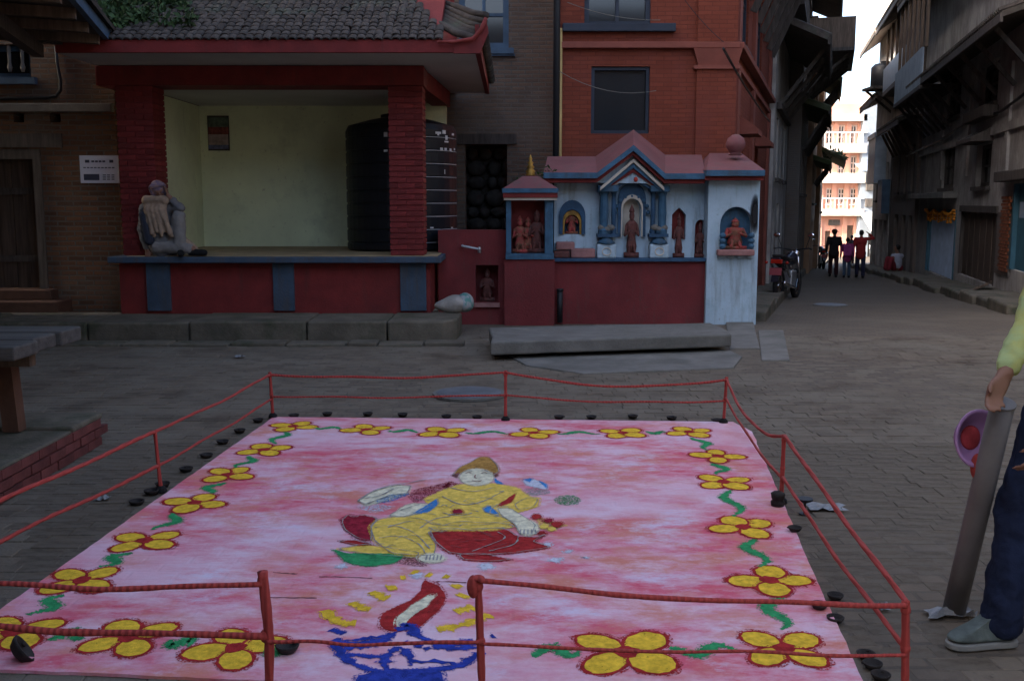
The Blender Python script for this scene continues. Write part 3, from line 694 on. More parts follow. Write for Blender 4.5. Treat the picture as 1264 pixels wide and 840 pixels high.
r = roof_slab(f, 24.5, 31.8, 6.0, .85, .9, h, m_moss); struts(f, 25, 31, 6, 5.0, 5.95, .75, r)
wd = M()
for i in range(20): leaf_clump(wd, f.P(random.uniform(24.8, 31), 6.5, random.uniform(.1, .7)), .2, 22, .16, .7)
wd.build('roof_moss', m_greenleaf, r, kind='stuff')
r = roof_slab(f, 23.6, 31.8, 2.95, .6, .45, h, m_moss); struts(f, 24, 31.5, 7, 2.3, 2.9, .5, r)
hs = [(33.5, 35, -1.6, .6), (37, 38.4, -1.6, .6), (33.4, 34.6, 1.2, 2.4), (36, 37.2, 1.2, 2.4)]
f, h = house(fL, 32.02, 41, -2.6, 7.2, 'timber_house', 'brown alley house at the bend with wide sunlit weedy eave', m_plcream, hs, .9)
for q in hs[:2]: window(f, *q, h, m_wood, m_doorwood, .2, .09, 2, 1, False)
for q in hs[2:]: window(f, *q, h, m_wood, m_glass, .15, .1, 2, 2, True)
r = roof_slab(f, 32.2, 40.8, 3.4, 1.0, .8, h, m_moss)
wd = M()
for i in range(26): leaf_clump(wd, f.P(random.uniform(32.5, 40), 3.85, random.uniform(.2, .95)), .22, 20, .2, .6)
wd.build('roof_moss', m_greenleaf, r, kind='stuff')
roof_slab(f, 32.1, 41, 7.0, .5, 1, h, m_tile)
# left pavement strip
m = M(); pv = None
pvm = M()
for i in range(12):
    a = -.6 + i * 2.4; zz = gz(15 + .954 * a) + .14
    pvm.fbox(fL, a, a + 2.39, zz - .6, zz - .03 * (i % 2), .01, .6)
pv = pvm.build('pavement', m_stone, kind='structure', bevel=.02)
# ================================================================ alley: right row
RT = Vector((.252, 1)).normalized(); fR = Fr((4.774 + .252 * 17.4, 17.4), RT, (-RT.y, RT.x))
def RS(x, y): return fR.S(x, y)
def rrect(x0, y0, x1, y1):                       # pixel box -> (a0,a1,z0,z1); a grows to the left in the picture
    xm, ym = (x0 + x1) / 2, (y0 + y1) / 2
    a0, a1 = RS(x1, ym)[0], RS(x0, ym)[0]; return (a0, a1, RS(xm, y1)[1], RS(xm, y0)[1])
r_teal = rrect(1250, 226, 1275, 336); r_pier = rrect(1231, 262, 1249, 340)
r_shut = rrect(1184, 262, 1229, 346); r_curt = rrect(1144, 258, 1179, 341)
r_w1 = rrect(1205, 178, 1223, 230); r_w2 = rrect(1210, 78, 1232, 128); r_w3 = rrect(1170, 95, 1186, 145); r_w4 = rrect(1163, 180, 1178, 232)
aE = RS(1134, 250)[0]
hs = [r_teal, r_shut, r_curt, r_w1, r_w2, r_w3, r_w4]
f, h = house(fR, 0, aE, -1.2, 9.0, 'timber_house', 'dark grey alley house with shop shutters, pale blue doors and balcony', m_plgrey, hs)
a0, a1, z0, z1 = r_curt
fw = M().fbox(f, a0, a0 + .12, z0, z1, -.1, .02).fbox(f, a1 - .6, a1 - .45, z0, z1, -.1, .02).fbox(f, a1 - .12, a1, z0, z1, -.1, .02).fbox(f, a0 + .12, a1 - .6, z1 - .12, z1 - .002, -.1, .02).build('folding_door', m_tealdoor, h)
n = 9; w = (a1 - .6 - a0 - .12) / n
for i in range(n):
    b = a0 + .12 + i * w; M().prism([f.P(b, z0 + .02, -.02), f.P(b + w / 2, z0 + .02, -.08), f.P(b + w, z0 + .02, -.02), f.P(b + w, z0 + .02, -.06), f.P(b + w / 2, z0 + .02, -.12), f.P(b, z0 + .02, -.06)], (0, 0, z1 - z0 - .16)).build('door_leaf', m_skyblue, fw)
M().fbox(f, a1 - .45, a1 - .12, z0, z1 - .01, -.09, -.06).build('door_leaf', m_tealdoor, fw)
gm = M(); rg = random.Random(2)
for i in range(60):
    t = i / 59; a = a0 + (a1 - a0) * t; zz = z1 - .03 - .1 * abs(math.sin(t * 9.4))
    gm.ell(f.P(a, zz, .06 + rg.uniform(-.02, .02)), .05, .05, .045, 6, 4)
    if i % 6 == 0:
        for k in range(3): gm.ell(f.P(a, zz - .07 * (k + 1), .06), .045, .045, .04, 6, 4)
tag(gm.build('marigold_garland', m_marigold, org=tuple(f.P(a0, z1, .06))), 'orange marigold garland strung over the pale blue doors', 'garland')
a0, a1, z0, z1 = r_shut
sf = M().fbox(f, a0 - .05, a1 + .05, z1, z1 + .15, -.02, .04).fbox(f, a0, a0 + .1, z0, z1, -.1, .0).fbox(f, a1 - .1, a1, z0, z1, -.1, 0).build('shop_front', m_wood, h)
n = 12; w = (a1 - a0 - .2) / n
for i in range(n): M().fbox(f, a0 + .1 + i * w + .006, a0 + .1 + (i + 1) * w - .006, z0, z1, -.12, -.06 - .015 * (i % 2)).build('shutter_plank', m_doorwood, sf)
a0, a1, z0, z1 = r_teal
td = M().fbox(f, a0, a1, z0, z1, -.12, -.06).build('teal_door', m_tealdoor, h)
M().fbox(f, a1 - .12, a1 - .002, z0, z1 - .002, -.058, .03).build('jamb', m_tealdoor, td); M().fbox(f, a0 + .2, a1 - .25, z0 + 1.0, z1 - .35, -.058, -.05).build('paper_notice', m_skyblue, td)
a0, a1, z0, z1 = r_pier
pr = M().fbox(f, a0, a1, z0, z1, .003, .03).build('brick_pier', m_pldark, h)
bmm = M().box(-.11, .11, -.02, .02, -.028, .028).mesh('brick', mat('orange_brick', (.28, .09, .04), .9, .25, 5, .4, rnd=.4))
rz = math.atan2(f.t.y, f.t.x)
for j in range(22):
    for i in range(3):
        c = f.P(a0 + .2 + i * .24 + (j % 2) * .11, z0 + .12 + j * .068, .04)
        if a0 + .2 + i * .24 + (j % 2) * .11 < a1 - .1: piece('brick', bmm, pr, tuple(c), (0, 0, rz))
for q in (r_w1, r_w2): window(f, *q, h, m_wood, m_glass, .2, .1, 1, 2, True, .45 if q is r_w1 else False, m_wood)
for q in (r_w3, r_w4): window(f, *q, h, m_wood, m_glass, .15, .1, 2, 2, True, False, m_wood)
a0, a1, z0, z1 = r_w2
M().fbox(f, a0 - .25, a1 + .25, z0 - .35, z0 - .1, .003, .3).build('carved_sill', m_wood, h, bevel=.03)
zl = RS(1160, 240)[1]; M().fbox(f, RS(1182, 240)[0], aE - .1, zl - .12, zl + .05, .003, .35).build('ledge', m_conc, h, bevel=.02)
zl = RS(1255, 216)[1]; M().fbox(f, .1, RS(1243, 216)[0], zl - .12, zl + .08, .003, .25).build('ledge', m_wood, h, bevel=.02)
M().fbox(f, .05, aE - .05, 3.05, 3.22, .003, .07).build('string_course', m_plgrey, h)
for a in (.4, 3.3, 7.6, 11.4):
    if a < aE - .3: M().fbox(f, a, a + .22, zl + .1, 4.4, .003, .06).build('pilaster', m_plgrey, h)
r = roof_slab(f, 0.2, aE - 3.2, 4.75, .9, .5, h, m_tile); struts(f, .4, aE - 3.4, 7, 3.9, 4.72, .78, r, m_wood, .075)
bal = M().fbox(f, aE - 6.2, aE - .3, 4.55, 4.66, .003, .95).build('balcony', m_wood, h)
cm = M()
for i in range(58):
    a = aE - 6.15 + i * .1; cm.prism([f.P(a, 4.66, .9), f.P(a + .05, 4.66, .94), f.P(a + .1, 4.66, .9), f.P(a + .1, 4.66, .88), f.P(a + .05, 4.66, .92), f.P(a, 4.66, .88)], (0, 0, .95))
cm.build('sheet_parapet', m_sheet, bal); struts(f, aE - 6, aE - .5, 6, 3.6, 4.54, .85, bal, m_wood, .075)
for i in range(7): M().fbox(f, aE - 6.1 + i * .95, aE - 6.0 + i * .95, 5.62, 7.6, .78, .86).build('balcony_post', m_woodlt, bal)
r = roof_slab(f, 0, aE, 7.6, .9, 1.1, h, m_tile)
wp = [f.P(*RS(x, y), .08) for x, y in ((1275, 112), (1262, 122), (1240, 138), (1215, 146), (1195, 152), (1170, 170), (1150, 180), (1122, 193))]
tag(M().tube(wp, .03, 6).build('wall_cable', m_cable, org=tuple(wp[0]), smooth=True), 'thick black cable sagging along the grey alley wall', 'cable')
# next houses on the right
a = aE; specs = [(7.0, 11.0, 'narrow dark brick alley house with tall doors past the blue doors', m_pldark, .1), (6.5, 11.0, 'far grey alley house with sheet metal bay window and bright eave', m_plgrey, .15)]
for k, (ln, ht, lb, mt, ko) in enumerate(specs):
    b = a + ln; zb = gz(17.4 + a)
    hs = [(a + .5, a + 1.5, zb - .2, zb + 2.0), (a + 2.2, a + 3.2, zb - .2, zb + 2.0), (a + 4.2, a + 5.4, zb - .2, zb + 2.0),
          (a + .6, a + 1.4, zb + 2.8, zb + 4.3), (a + 2.4, a + 3.2, zb + 2.8, zb + 4.3), (a + 4.4, a + 5.2, zb + 2.8, zb + 4.3)]
    f, h = house(fR, a + .01, b, zb - 1, ht, 'timber_house', lb, mt, hs, ko)
    for q in hs[:3]: window(f, *q, h, m_wood, m_doorwood, .2, .1, 3, 1, False)
    for q in hs[3:]: window(f, *q, h, m_wood, m_glass, .15, .1, 2, 2, True)
    if k == 0:
        r = roof_slab(f, a + .3, b - .1, 4.2, .6, .5, h, m_tile); struts(f, a + .4, b - .3, 6, 3.3, 4.15, .5, r, m_woodlt)
        bal = M().fbox(f, a + .4, b - .2, 5.6, 5.75, .003, .5).build('balcony', m_wood, h); M().fbox(f, a + .4, b - .2, 5.75, 6.6, .42, .5).build('sheet_parapet', m_sheet, bal)
        for i in range(5): M().fbox(f, a + .5 + i * 1.45, a + .6 + i * 1.45, 6.6, 8, .38, .46).build('balcony_post', m_woodlt, bal)
        roof_slab(f, a, b, 8.0, .8, 1.0, h, m_tile)
    else:
        bay = M().fbox(f, a + 1.6, a + 4.6, 2.4, 4.2, .003, .45).build('bay', m_sheet, h); M().fbox(f, a + 1.5, a + 4.7, 4.2, 4.4, .003, .5).build('bay_roof', m_sheet, bay)
        M().fbox(f, a - .2, a + 1.4, 1.2, 2.5, .003, .3).build('box_window', m_blueframe, h)
        roof_slab(f, a, b, 5.6, .7, .6, h, m_woodlt); roof_slab(f, a, b, 8.0, .8, 1, h, m_cream)
    a = b
# right pavement: big mossy kerb slabs
pvr = M()
pvr.fbox(fR, -2, a, -3.0, -1.2, .01, .5); pv2 = pvr.build('pavement', m_stone, kind='structure')
s = -2.0; rp_ = random.Random(12)
while s < a - 1:
    l = rp_.uniform(1.1, 2.0); zz = gz(17.4 + .97 * (s + l / 2)) + .16 + rp_.uniform(-.02, .03)
    M().fbox(fR, s, s + l - .03, zz - .9, zz, .006, .95 + rp_.uniform(-.08, .1)).build('kerb_slab', m_stone, pv2, bevel=.04); s += l
# leaning plank
p0, p1 = GA(1183, 367), GA(1243, 348)
M_ = M(); a_ = p0 + Vector((0, 0, .03)); b_ = fR.P(RS(1240, 340)[0], RS(1240, 340)[1], .25); b_.z = gz(b_.y) + .32
tag(M_.bar(a_, b_, .5, .045).build('ramp_plank', m_woodlt, org=tuple(a_), bevel=.008), 'brown wooden plank laid as a ramp up to the shop kerb', 'plank')
# ================================================================ sunlit houses at the end
ph = thing('salmon_building', 'sunlit salmon pink building with balconies closing the end of the alley', 'building', (30, 86, -3))
f = Fr((18, 86), (1, 0), (0, -1))
zs = [f.S(1040, y)[1] for y in (300, 262, 222, 184, 150)]
aL, aR = f.S(990, 250)[0], f.S(1062, 250)[0]; hs = []
rows = [(232, 252), (192, 217), (154, 178)]
for (yt, yb) in rows:
    for xc in (1006, 1024, 1038.5, 1053.5):
        hs.append((f.S(xc - 4.6, yb)[0], f.S(xc + 4.6, yb)[0], f.S(xc, yb)[1], f.S(xc, yt)[1]))
gh = [(f.S(1018, 300)[0], f.S(1028, 300)[0], -4, f.S(1020, 285)[1]), (f.S(1042, 300)[0], f.S(1053, 300)[0], -4, f.S(1045, 278)[1])]
m = M(); wall_holes(m, f, aL, aR, -4, f.S(1040, 128)[1], .4, hs + gh); m.fbox(f, aL + .01, aR - .01, -4, f.S(1040, 130)[1], -8, -.42); m.build('wall', m_pink, ph)
for q in hs: window(f, *q, ph, m_cream, m_glass, .25, .14, 2, 3, True, False, m_cream, .05)
for q in gh: M().fbox(f, q[0], q[1], q[2], q[3], -.3, -.2).build('door', m_woodlt, ph)
for i, (y0, y1) in enumerate(((258, 266), (214, 226), (178, 189), (142, 150))):
    z1, z0 = f.S(1040, y0)[1], f.S(1040, y1)[1]; M().fbox(f, aL, aR, z0, z1, .003, 1.0 if i in (0, 1, 2) else .8).build('balcony_slab', m_cream, ph)
    if i in (0, 2):
        rl = M().fbox(f, aL, aR, z1 + .85, z1 + .95, .85, .95).build('railing', m_white, ph)
        for k in range(int((aR - aL) / .35)): M().fbox(f, aL + k * .35, aL + k * .35 + .04, z1, z1 + .85, .87, .93).build('baluster', m_white, rl)
for xc in (1015, 1031, 1046, 1060):
    a_ = f.S(xc, 200)[0]; M().fbox(f, a_ - .18, a_ + .18, -4, f.S(1040, 150)[1] - .01, .002, .12).build('pilaster', m_housetrim if False else m_pink, ph)
M().fbox(f, f.S(1022, 270)[0], f.S(1036, 270)[0], f.S(1030, 278)[1], f.S(1030, 271)[1], .13, .2).build('shop_sign', m_wood, ph)
M().fbox(f, aL + 6, aR - .3, f.S(1040, 128)[1], f.S(1040, 112)[1], -6, -1.5).build('roof_room', m_cream, ph)
gb = thing('grey_building', 'pale grey narrow building beside the salmon building with tin canopy', 'building', (34, 86, -3))
f = Fr((24, 85.2), (1, 0), (0, -1)); aL, aR = f.S(1064, 200)[0], f.S(1064, 200)[0] + 9
m = M(); m.fbox(f, aL, aR, -4, f.S(1070, 128)[1], -5, 0); m.build('wall', mat('pale_grey_plaster', (.22, .25, .29), .85, .1), gb)
z = f.S(1075, 212)[1]; M().prism([f.P(aL - .6, z, 2), f.P(aL - .6, z + .08, 2), f.P(aL - .6, z + .7, 0), f.P(aL - .6, z + .6, 0)], (6, 0, 0)).build('canopy', m_sheet, gb)
for y in (235, 255): M().fbox(f, aL + .4, aL + 5, f.S(1075, y)[1], f.S(1075, y - 10)[1], .002, .3).build('sign_board', m_wood, gb)
z = f.S(1075, 285)[1]; M().prism([f.P(aL, z, 3), f.P(aL, z + .08, 3), f.P(aL, z + 1.6, 0), f.P(aL, z + 1.5, 0)], (8, 0, 0)).build('awning', m_white, gb)
M().fbox(f, aL + .8, aR, -4, f.S(1075, 288)[1], .002, .05).build('shop_shade_panel', m_black, gb)  # black panel on the wall stands in for the shaded shop interior
ct = PY(1081, 93, 40); tk = thing('roof_tank', 'dark round water tank on a far alley rooftop against the sky', 'water tank', tuple(ct))
M().lathe([(.5, -.45), (.52, -.4), (.52, .3), (.4, .42), (.15, .46)], ct + Vector((.35, 0, 0)), 16).build('body', m_tank, tk, smooth=True)
M().lathe([(.17, .455), (.17, .52)], ct + Vector((.35, 0, 0)), 12).build('lid', m_tank, tk)
M().box(ct.x - .3, ct.x + 1.3, 39.4, 40.6, ct.z - .56, ct.z - .455).build('stand', m_wood, tk)
M().bar((ct.x - .2, 39.6, ct.z - .56), (ct.x + 1.0, 39.6, ct.z - 1.5), .08, .08).build('bracket', m_wood, tk); M().bar((ct.x - .2, 40.4, ct.z - .56), (ct.x + 1.0, 40.4, ct.z - 1.5), .08, .08).build('bracket', m_wood, tk)
# ================================================================ unseen blocks added to shade the square (behind and beside the camera)
def block(name, label, x0, x1, y0, y1, z1, mt, frs):
    b = thing(name, label, 'building', ((x0 + x1) / 2, (y0 + y1) / 2, 0)); M().box(x0, x1, y0, y1, -.5, z1).build('wall', mt, b)
    for fr, L in frs:
        for zf in range(int((z1 - 2) / 2.8)):
            for i in range(int(L / 2.4)):
                a = .9 + i * 2.4; z = 1 + zf * 2.8
                q = M().fbox(fr, a, a + 1.1, z, z + 1.5, .003, .05).build('window', m_wood, b); M().fbox(fr, a + .12, a + .98, z + .12, z + 1.38, .052, .06).build('pane', m_glass, q)
block('corner_shade_block', 'unseen brick block added along the right side to shade the square', 9.2, 18, -7, 16.8, 8.0, m_pldark, [(Fr((9.2, -7), (0, 1), (-1, 0)), 23)])  # out of view, put in as a shade caster
block('rear_shade_block', 'unseen brick house row added behind the camera to hold back sky light', -12, 8.6, -18, -10, 9, m_brickbrown, [(Fr((-12, -10), (1, 0), (0, 1)), 20)])  # out of view, height set by how much sky it blocks
# ================================================================ water tank on the platform
TC = Vector((-1.58, 14.72, .95)); TR = .79
tk = thing('water_tank', 'big black ribbed plastic water tank behind the right shelter pillar', 'water tank', tuple(TC))
prof = [(TR - .03, 0), (TR, .03)]
for i in range(9):
    z = .1 + i * .18; prof += [(TR, z), (TR - .012, z + .01), (TR - .012, z + .03), (TR, z + .04)]
prof += [(TR, 1.66), (TR - .04, 1.74), (TR * .6, 1.82), (.28, 1.86)]
body = M().lathe(prof, TC, 40).build('body', m_tank, tk, smooth=False)
M().lathe([(.27, 1.855), (.29, 1.865), (.29, 1.9), (.25, 1.91)], TC, 24).build('lid', m_tank, tk)
for i in range(9):
    z = .1 + i * .18 + .02; pts = [TC + Vector((math.cos(t) * (TR - .004), math.sin(t) * (TR - .004), z)) for t in [math.radians(-76 + 3 * k) for k in range(26)]]
    M().tube(pts, .004, 4).build('white_line', m_print, tk)
def tmark(px, py, w, hh):
    d = ray(px, py); best = None
    for k in range(400):                          # nearest point on the curved side
        p = CAM + d * (13 + k * .006)
        if (p.x - TC.x) ** 2 + (p.y - TC.y) ** 2 < (TR + .004) ** 2: best = p; break
    if not best: return
    n = Vector((best.x - TC.x, best.y - TC.y, 0)).normalized(); t = Vector((-n.y, n.x, 0))
    M().obox(best, t * w / 2, n * .003, Vector((0, 0, hh / 2))).build('print_mark', m_print, tk)
for a in ((541, 164, .1, .03), (548, 163, .07, .05), (559, 166, .07, .03), (551, 170, .05, .06), (551, 175, .09, .02), (541, 166, .03, .03), (545, 184, .05, .035), (550, 184, .05, .03), (556, 185, .05, .035), (561, 184.5, .04, .03),
          (476, 166, .05, .06), (476, 186, .05, .03), (549, 212, .012, .06), (545, 300, .012, .1), (533, 281, .05, .02), (558, 281, .05, .02)): tmark(*a)
# ================================================================ low red wall between shelter and shrine
m_white_wall = mat('shrine_white', (.41, .54, .63), .85, .08, 2, .35, 30, dirt=(.28, .41, .47), dthr=(.5, .75), dscale=1.5, streak=(.22, .25, .26), sthr=(.5, .74))
m_coping = mat('coping_rose', (.185, .07, .072), .8, .15, 2, .4, dirt=(.17, .08, .08), streak=(.13, .08, .075))
m_sblue = mat('shrine_blue', (.045, .115, .19), .75, .25, 6, .5, streak=(.05, .075, .10))
m_sblue2 = mat('shrine_blue_dark', (.028, .075, .14), .65, .25, 6, .4)
m_sred = mat('shrine_red', (.17, .022, .02), .7, .2, 4, .2)
m_scream = mat('shrine_cream', (.55, .5, .42), .75, .15, 4, .2)
m_gold = mat('gilt_metal', (.36, .21, .045), .5, .4, 12, .3, metal=.5, streak=(.12, .07, .03))
m_idol = mat('vermilion_stone', (.14, .05, .042), .8, .4, 9, .6, 40, dirt=(.05, .035, .035), dthr=(.5, .65), dscale=9)
m_idol2 = mat('smeared_idol', (.19, .085, .05), .75, .5, 14, .5, 40, dirt=(.35, .05, .05), dthr=(.45, .6), dscale=12)
m_pinkstone = mat('pink_stone', (.3, .15, .14), .85, .25, 5, .4)
m_soot = mat('soot', (.01, .01, .012), .95, .1)
YW = 14.0
lw = thing('low_red_wall', 'low maroon wall with a small idol niche between shelter and shrine', 'wall', (-.5, 13.9, 0))
fW = Fr((-1.0, 13.75), (1, 0), (0, -1))
n0, n1 = fW.S(587, 327), fW.S(615, 373); ztop = fW.S(590, 284)[1]; aw = fW.S(627, 340)[0]
m = M(); wall_holes(m, fW, 0, aw, -.1, ztop, .3, [(n0[0], n1[0], n1[1], n0[1])]); m.fbox(fW, 0, aw, -.1, ztop - .003, -.5, -.31).build('wall', m_maroon, lw)
M().fbox(fW, n0[0] - .02, n1[0] + .02, n1[1] - .06, n1[1] - .003, .003, .06).build('niche_sill', m_pinkstone, lw)
def idol(m, c, hh, w, fr=None):                  # seated / standing carved figure with halo, feet at c
    c = Vector(c)
    m.box(c.x - w * .5, c.x + w * .5, c.y - w * .25, c.y + w * .25, c.z, c.z + hh * .1)
    m.lathe([(w * .3, 0), (w * .36, hh * .12), (w * .26, hh * .3), (w * .34, hh * .45), (w * .38, hh * .55), (w * .14, hh * .62)], c + Vector((0, 0, hh * .1)), 10, sy=.6)
    m.ell(c + Vector((0, -.01, hh * .79)), w * .18, w * .17, hh * .1, 10, 8)
    m.lathe([(w * .2, 0), (w * .17, hh * .04), (w * .08, hh * .1), (w * .02, hh * .14)], c + Vector((0, 0, hh * .86)), 8)
    for s in (-1, 1):
        m.cap(c + Vector((s * w * .34, 0, hh * .62)), c + Vector((s * w * .46, -w * .15, hh * .42)), w * .09, w * .075, 8)
        m.cap(c + Vector((s * w * .46, -w * .15, hh * .42)), c + Vector((s * w * .2, -w * .32, hh * .5)), w * .075, w * .06, 8)
        m.cap(c + Vector((s * w * .15, -w * .2, hh * .22)), c + Vector((s * w * .2, -w * .22, hh * .1)), w * .1, w * .09, 8)
    return m
cx = (n0[0] + n1[0]) / 2 - 1.0
tag(idol(M(), (cx, 13.92, n1[1] + .005), n0[1] - n1[1] - .06, .2).build('small_idol', m_idol, org=(cx, 13.92, n1[1]), smooth=True), 'small red smeared idol in the dark niche of the low maroon wall', 'idol')
p0 = fW.P(*fW.S(578, 305), 0)
tp = thing('wall_tap', 'small metal pipe tap sticking out beside the black tank', 'tap', tuple(p0))
m_steel = mat('dull_steel', (.35, .36, .37), .4, .2, 6, .1, metal=.8)
q0, q1 = fW.P(*fW.S(571, 303), .12), fW.P(*fW.S(592, 307), .12)
M().tube([q0 + Vector((0, .4, 0)), q0, q1], .016, 8).build('pipe', m_steel, tp); M().lathe([(.022, -.05), (.026, 0), (.015, .03)], q1, 10).build('spout', m_steel, tp)
# ================================================================ shrine
sr = thing('street_shrine', 'white wall shrine with rose gabled coping, blue trim and maroon base', 'shrine', (1.6, 14, 0))
fS = Fr((0, YW), (1, 0), (0, -1))
def sx(x, y=270): return fS.S(x, y)[0]
def sz(y, x=780): return fS.S(x, y)[1]
zsh = sz(319); xa, xb = sx(626), sx(876)
M().box(xa, xb, YW - .18, YW + .25, -.1, zsh - .03).build('base_wall', m_maroon, sr)
M().box(xa - .02, xb, YW - .24, YW + .24, zsh - .03, zsh + .015).build('shelf', m_sblue2, sr, bevel=.006)
def arch(x0, x1, y0, y1, n=12, point=False):     # pixel niche -> loop in (a,z), round or pointed head
    a0, a1, zb_, zt = sx(x0, y1), sx(x1, y1), sz(y1), sz(y0); r = (a1 - a0) / 2; c = (a0 + a1) / 2
    L = [(a0, zb_), (a1, zb_)]; zc_ = zt - (r * 1.2 if not point else r * 1.1)
    for i in range(n + 1):
        t = math.pi * i / n
        if point: x_ = c + r * math.cos(t); z_ = zc_ + (zt - zc_) * (1 - abs(math.cos(t))) ** .8
        else: x_ = c + r * math.cos(t); z_ = zc_ + (zt - zc_) * math.sin(t)
        L.append((x_, z_))
    return L
def loop3(L, Y): return [Vector((a, Y, z)) for a, z in L]
# wall as columns between niches so that the niches are real recesses
nich = [arch(691, 721, 250, 289), arch(829, 846, 256, 295, point=True), arch(857, 871, 271, 318), arch(768, 790, 245, 291)]
zt = sz(216)
def wall_arch(m, loops, a0, a1, z0, z1, Y, th):
    xs = sorted(set([a0, a1] + [p[0] for L in loops for p in L]))
    for i in range(len(xs) - 1):
        u, v = xs[i], xs[i + 1]
        if v - u < 1e-5: continue
        seg = None
        for L in loops:
            if L[0][0] - 1e-6 <= u and v <= L[1][0] + 1e-6: seg = L
        if not seg: m.add([(u, Y, z0), (v, Y, z0), (v, Y, z1), (u, Y, z1)], [(0, 1, 2, 3)]); continue
        top = seg[2:]
        def zt_(x):
            for k in range(len(top) - 1):
                if top[k + 1][0] - 1e-6 <= x <= top[k][0] + 1e-6:
                    d = top[k][0] - top[k + 1][0]; t = (top[k][0] - x) / d if d > 1e-9 else 0; return top[k][1] + (top[k + 1][1] - top[k][1]) * t
            return seg[0][1]
        zb_ = seg[0][1]
        m.add([(u, Y, z0), (v, Y, z0), (v, Y, zb_), (u, Y, zb_)], [(0, 1, 2, 3)])
        m.add([(u, Y, zt_(u)), (v, Y, zt_(v)), (v, Y, z1), (u, Y, z1)], [(0, 1, 2, 3)])
    for L in loops:
        n = len(L); A_ = loop3(L, Y); B_ = loop3(L, Y + th)
        m.add(A_ + B_, [(i, (i + 1) % n, (i + 1) % n + n, i + n) for i in range(n)]); m.add(B_, [tuple(range(n))])
m = M(); wall_arch(m, nich, sx(684), xb, zsh, zt, YW, .13); m.box(sx(684) + .01, xb, YW + .135, YW + .3, zsh, zt); m.build('white_wall', m_white_wall, sr)
for L, mt in zip(nich, (m_sblue2, m_sred, m_sred, m_scream)):
    M().prism(loop3([(a, z) for a, z in L], YW + .126), (0, -.012, 0)).build('niche_back', mt, sr)
def ring(L, Y, s0, s1, dep):                       # arch-shaped surround between two scalings
    c = Vector(((L[0][0] + L[1][0]) / 2, 0, L[0][1])); m = M(); n = len(L)
    o_ = [Vector((c.x + (a - c.x) * s1, Y, c.z + (z - c.z) * s1)) for a, z in L]; i_ = [Vector((c.x + (a - c.x) * s0, Y, c.z + (z - c.z) * s0)) for a, z in L]
    for k in range(1, n):
        j = (k + 1) % n
        m.prism([i_[k], o_[k], o_[j], i_[j]], (0, dep, 0))
    return m
ring(arch(691, 721, 250, 289), YW - .04, .78, 1.08, .06).build('niche_surround', m_sblue2, sr); ring(arch(691, 721, 250, 289), YW - .02, .62, .76, .05).build('niche_surround', m_gold, sr)
# coping roof
ff = [(671, 213), (737, 213), (782, 179), (821, 214), (871, 214), (872, 210), (944, 210)]
yf_ = [13.62, 13.62, 13.62, 13.62, 13.62, 13.5, 13.5]
bk = [(676, 193), (735, 193), (782, 160), (821, 191), (866, 191), (876, 189), (915, 189)]
fr_ = [PY(x, y, Y) for (x, y), Y in zip(ff, yf_)]; bk_ = [PY(x, y, 14.7) for x, y in bk]
m = M()
for i in range(len(ff) - 1):
    if i == 4: continue
    m.prism([fr_[i], fr_[i + 1], bk_[i + 1], bk_[i]], (0, 0, -.05))
m.add([fr_[6], Vector((fr_[6].x, 14.9, fr_[6].z)), bk_[6]], [(0, 1, 2)]); m.add([fr_[5], bk_[5], Vector((fr_[5].x, 14.7, fr_[5].z))], [(0, 1, 2)])
m.build('coping', m_coping, sr)
def strip(ps, dz0, dz1, Y0, Y1, mt, nm):
    m = M()
    for i in range(len(ps) - 1):
        a, b = ps[i], ps[i + 1]
        m.prism([Vector((a.x, Y0, a.z + dz0)), Vector((b.x, Y0, b.z + dz0)), Vector((b.x, Y0, b.z + dz1)), Vector((a.x, Y0, a.z + dz1))], (0, Y1 - Y0, 0))
    return m.build(nm, mt, sr)
strip(fr_[:5], -.075, .0, 13.6, 13.7, m_sblue, 'blue_edge'); strip(fr_[:5], -.13, -.077, 13.66, 14.1, m_sred, 'red_edge')
strip(fr_[5:], -.075, 0, 13.48, 14.7, m_sblue, 'blue_edge'); strip(fr_[5:], -.13, -.077, 13.55, 14.6, m_sred, 'red_edge')
M().prism([Vector((fr_[1].x, 13.8, fr_[1].z - .13)), Vector((fr_[3].x, 13.8, fr_[3].z - .13)), Vector((fr_[2].x, 13.8, fr_[2].z - .12))], (0, .5, 0)).build('gable', m_white_wall, sr)
# nested chevrons of the central bay
def chev(xl, yl, xp, yp, xr, yr, th, Y, mt):
    a, b, c = PY(xl, yl, Y), PY(xp, yp, Y), PY(xr, yr, Y); u = Vector((0, 0, -th))
    M().prism([a, b, b + u, a + u], (0, .08, 0)).prism([b, c, c + u, b + u], (0, .08, 0)).build('chevron', mt, sr)
for i, (dy, th, mt) in enumerate(((196, .045, m_scream), (202, .055, m_sblue), (208, .05, m_sred), (213.5, .04, m_scream), (217.5, .06, m_sblue2))):
    e = 231 - i * 1.2 + max(0, i - 2) * 1; xin = i * 4
    chev(741 + xin, e, 782, dy, 820 - xin, e, th, 13.70 + i * .035, mt)
for (a, b, mt) in ((737.5, 751, m_sblue), (752.5, 760, m_sblue2), (800.5, 808, m_sblue2), (809, 822, m_sblue)):
    c = (sx(a) + sx(b)) / 2; w = sx(b) - sx(a); z0 = sz(288); z1 = sz(237)
    M().lathe([(w * .5, 0), (w * .5, .05), (w * .36, .08), (w * .42, (z1 - z0) * .5), (w * .36, z1 - z0 - .06), (w * .5, z1 - z0)], (c, YW - .12, z0), 10).build('column', mt, sr, smooth=False)
for a, b in ((736, 761), (799.5, 823)): M().box(sx(a), sx(b), YW - .24, YW - .005, sz(237), sz(229)).build('capital', m_sblue, sr, bevel=.01); M().box(sx(a), sx(b), YW - .2, YW - .005, sz(292), sz(288)).build('column_base', m_sblue2, sr)
